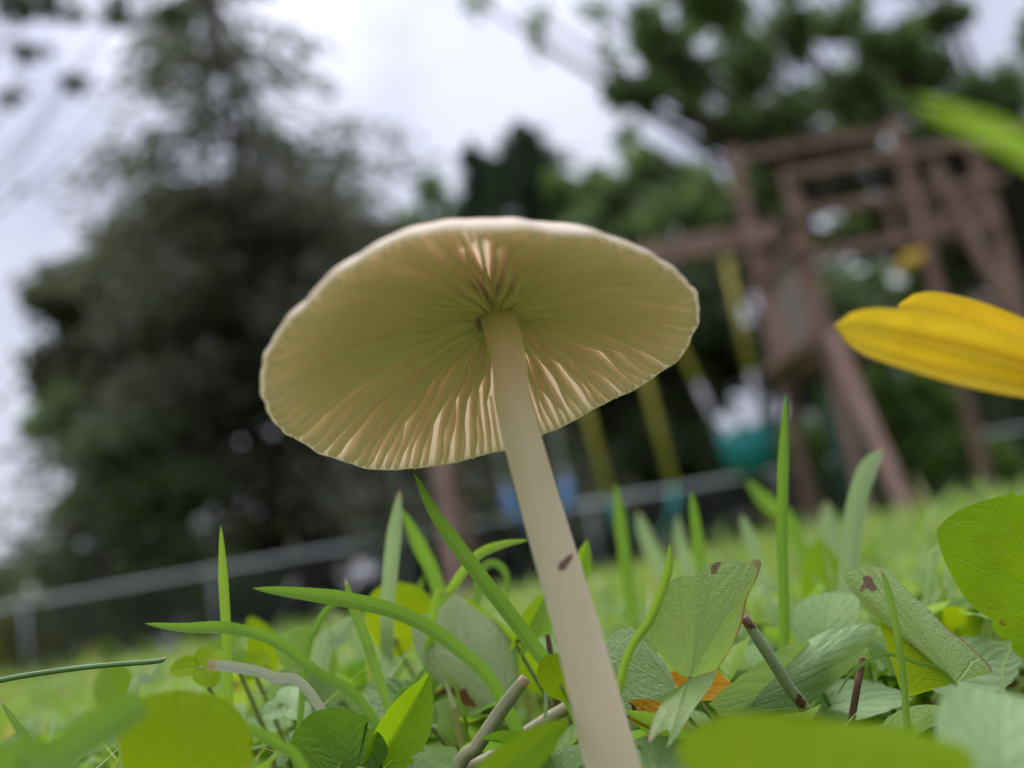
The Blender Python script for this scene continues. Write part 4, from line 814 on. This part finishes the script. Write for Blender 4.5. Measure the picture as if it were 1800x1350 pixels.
# ------------------------------------------------------------------ the lawn: uncounted grass and low leaves
def keep_clear(tip):
    px, py, d = proj(tip); hor = 1045-(px-900)*math.tan(ROLL)
    vis = (px > -250) & (px < 2050) & (d > .01)
    rel = 150*rng.random(np.shape(px))**3*(d > .2)
    lim = np.where(d < .135, 1420, np.where(d < .17, np.where(px < 1000, 1265, 1225), np.where(d < .24, hor+55, np.where(d < .5, hor+35, hor-5))))-rel
    return ~(vis & (py < lim)) & ~((d < .12) & (d > -.02) & (np.abs(px-900) < 1600))
def scatter(n, y0, y1, spread, minw):
    y = y0+(y1-y0)*rng.random(n)**.8; x = rng.uniform(-1, 1, n)*(spread*y+minw); return x, y
def grass_patch(name, n, y0, y1, spread, minw, h0, h1, wd, mat):
    x, y = scatter(n, y0, y1, spread, minw); z = ground_h(x, y); h = rng.uniform(h0, h1, n)*(1+.35*np.sin(x*9+y*5)*np.sin(y*7)); az = rng.random(n)*6.283; lean = rng.uniform(.15, .95, n)*h
    dx, dy = np.cos(az), np.sin(az); base = np.stack([x, y, z-.002], 1); d = np.stack([dx, dy, 0*x], 1); s = np.stack([-dy, dx, 0*x], 1)
    tip = base+d*lean[:, None]+np.array([0, 0, 1])*h[:, None]
    k = keep_clear(tip) & keep_clear(base*.4+tip*.6); base, tip, d, s, h, lean = base[k], tip[k], d[k], s[k], h[k], lean[k]
    m1 = base+d*lean[:, None]*.12+np.array([0, 0, .45])*h[:, None]; m2 = base+d*lean[:, None]*.42+np.array([0, 0, .82])*h[:, None]
    w_ = (wd*rng.uniform(.6, 1.3, len(h)))[:, None]*s; Q = [np.stack([base-w_*.8, base+w_*.8, m1+w_, m1-w_], 1), np.stack([m1-w_, m1+w_, m2+w_*.75, m2-w_*.75], 1), np.stack([m2-w_*.75, m2+w_*.75, tip+w_*.1, tip-w_*.1], 1)]
    uvs = []; 
    for a, b in ((1, .6), (.6, .25), (.25, 0)): uvs.append(np.tile(np.array([[a, 0], [a, 1], [b, 1], [b, 0]]), (len(h), 1, 1)))
    o = quads(name, np.concatenate(Q), mat, None, np.concatenate(uvs), True); return o
def variety(name, cols, trans, tf=1.6):
    mt, t, N, L = newmat(name); o = N('ShaderNodeOutputMaterial'); p = N('ShaderNodeBsdfPrincipled'); gi = N('ShaderNodeNewGeometry'); r = N('ShaderNodeValToRGB'); r.color_ramp.interpolation = 'LINEAR'
    while len(r.color_ramp.elements) < len(cols): r.color_ramp.elements.new(.5)
    for i, c in enumerate(cols): r.color_ramp.elements[i].position = i/(len(cols)-1); r.color_ramp.elements[i].color = rgb(c)
    L(gi.outputs['Random Per Island'], r.inputs[0]); L(r.outputs[0], p.inputs['Base Color']); p.inputs['Roughness'].default_value = .45
    hs = N('ShaderNodeMix'); hs.data_type = 'RGBA'; hs.blend_type = 'MULTIPLY'; hs.inputs[0].default_value = 1; L(r.outputs[0], hs.inputs[6]); hs.inputs[7].default_value = (tf, tf*.95, tf*.5, 1)
    tr = N('ShaderNodeBsdfTranslucent'); L(hs.outputs[2], tr.inputs[0]); mi = N('ShaderNodeMixShader'); mi.inputs[0].default_value = trans
    L(p.outputs[0], mi.inputs[1]); L(tr.outputs[0], mi.inputs[2]); L(mi.outputs[0], o.inputs[0]); return mt
M_lawn = variety('lawn_blades', [(.09, .19, .02), (.16, .28, .035), (.22, .34, .05), (.12, .24, .03), (.26, .34, .10), (.36, .32, .14)], .45)
M_cover = leafmat('cover_leaves', (.12, .24, .02), (.20, .32, .05), (.3, .5, .04), trans=.45, spots=.2, isl=[(.06, .15, .012), (.15, .28, .02), (.22, .34, .13), (.10, .22, .02), (.24, .37, .02), (.20, .30, .06)])
for args in ((15000, .12, .9, .75, .12, .010, .036, .0006), (26000, .3, 3.2, .75, .2, .02, .06, .0013), (26000, 2.2, 16, .75, .5, .03, .065, .004)):
    o = grass_patch('lawn_grass', *args, M_lawn); d0 = args[1]
    tag(o, {.12: 'short lawn grass around the mushroom foot', .3: 'blurred lawn grass behind the mushroom', 2.2: 'distant lawn grass reaching to the wire fence'}[d0], 'grass', kind='stuff')
# low round leaves of the ground cover
Vs = []; Fs = []; Us = []; nvt = 0
tmpl = [leaf_geo(1, .9, sh, fold=.15, curl=.3, nu=9, nv=4, cord=.15, seed=i) for i, sh in enumerate(('round', 'heart', 'ovate'))]
cnt = 0
for i in range(6500):
    y = .115+.75*rng.random()**1.4; x = rng.uniform(-1, 1)*(.62*y+.06); sz = rng.uniform(.005, .0125); zc = float(ground_h(x, y))+rng.uniform(.004, .027)
    az = rng.random()*6.283; el = rng.uniform(-.2, .9); d = np.array([math.cos(az)*math.cos(el), math.sin(az)*math.cos(el), math.sin(el)]); c = np.array([x, y, zc]); tip = c+d*sz
    if not (keep_clear(tip[None])[0] and keep_clear((c+np.array([0, 0, .004]))[None])[0]): continue
    up = np.array([0, 0, 1.])+rand_unit(1)[0]*.4; xx = np.cross(d, up); xx /= np.linalg.norm(xx); zz = np.cross(xx, d); M3 = np.stack([xx, d, zz], 1)
    V, F, U = tmpl[i % 3]; Vs.append(np.array(V)*sz@M3.T+c); Fs += [tuple(k+nvt for k in f) for f in F]; Us += U; nvt += len(V)
Vs = np.concatenate(Vs); gc = mesh('ground_cover', Vs, Fs, M_cover, None, Us); tag(gc, 'low carpet of small round leaves between the grass', 'ground cover', kind='stuff')

# dry litter between the plants
n = 2600; y = .175+.55*rng.random(n)**1.3; x = rng.uniform(-1, 1, n)*(.62*y+.06); c = np.stack([x, y, ground_h(x, y)+rng.uniform(.002, .020, n)], 1); az = rng.random(n)*6.283; el = rng.uniform(-.5, .6, n)
d = np.stack([np.cos(az)*np.cos(el), np.sin(az)*np.cos(el), np.sin(el)], 1); ln = rng.uniform(.006, .022, n)[:, None]; k = keep_clear(c+d*ln/2) & keep_clear(c-d*ln/2) & keep_clear(c); c, d, ln = c[k], d[k], ln[k]
sd_ = np.cross(d, rand_unit(len(d))); sd_ /= np.linalg.norm(sd_, axis=1)[:, None]; s2_ = np.cross(d, sd_); wd_ = rng.uniform(.00015, .0005, len(d))[:, None]
lit = quads('dry_litter', np.concatenate([np.stack([c-d*ln/2-q*wd_, c-d*ln/2+q*wd_, c+d*ln/2+q*wd_*.5, c+d*ln/2-q*wd_*.5], 1) for q in (sd_, s2_*.5)]), variety('litter', [(.10, .06, .03), (.34, .26, .13), (.22, .14, .07), (.42, .36, .22)], .2, 1.)); tag(lit, 'dry tan grass litter lying between the leaves', 'litter', kind='stuff')
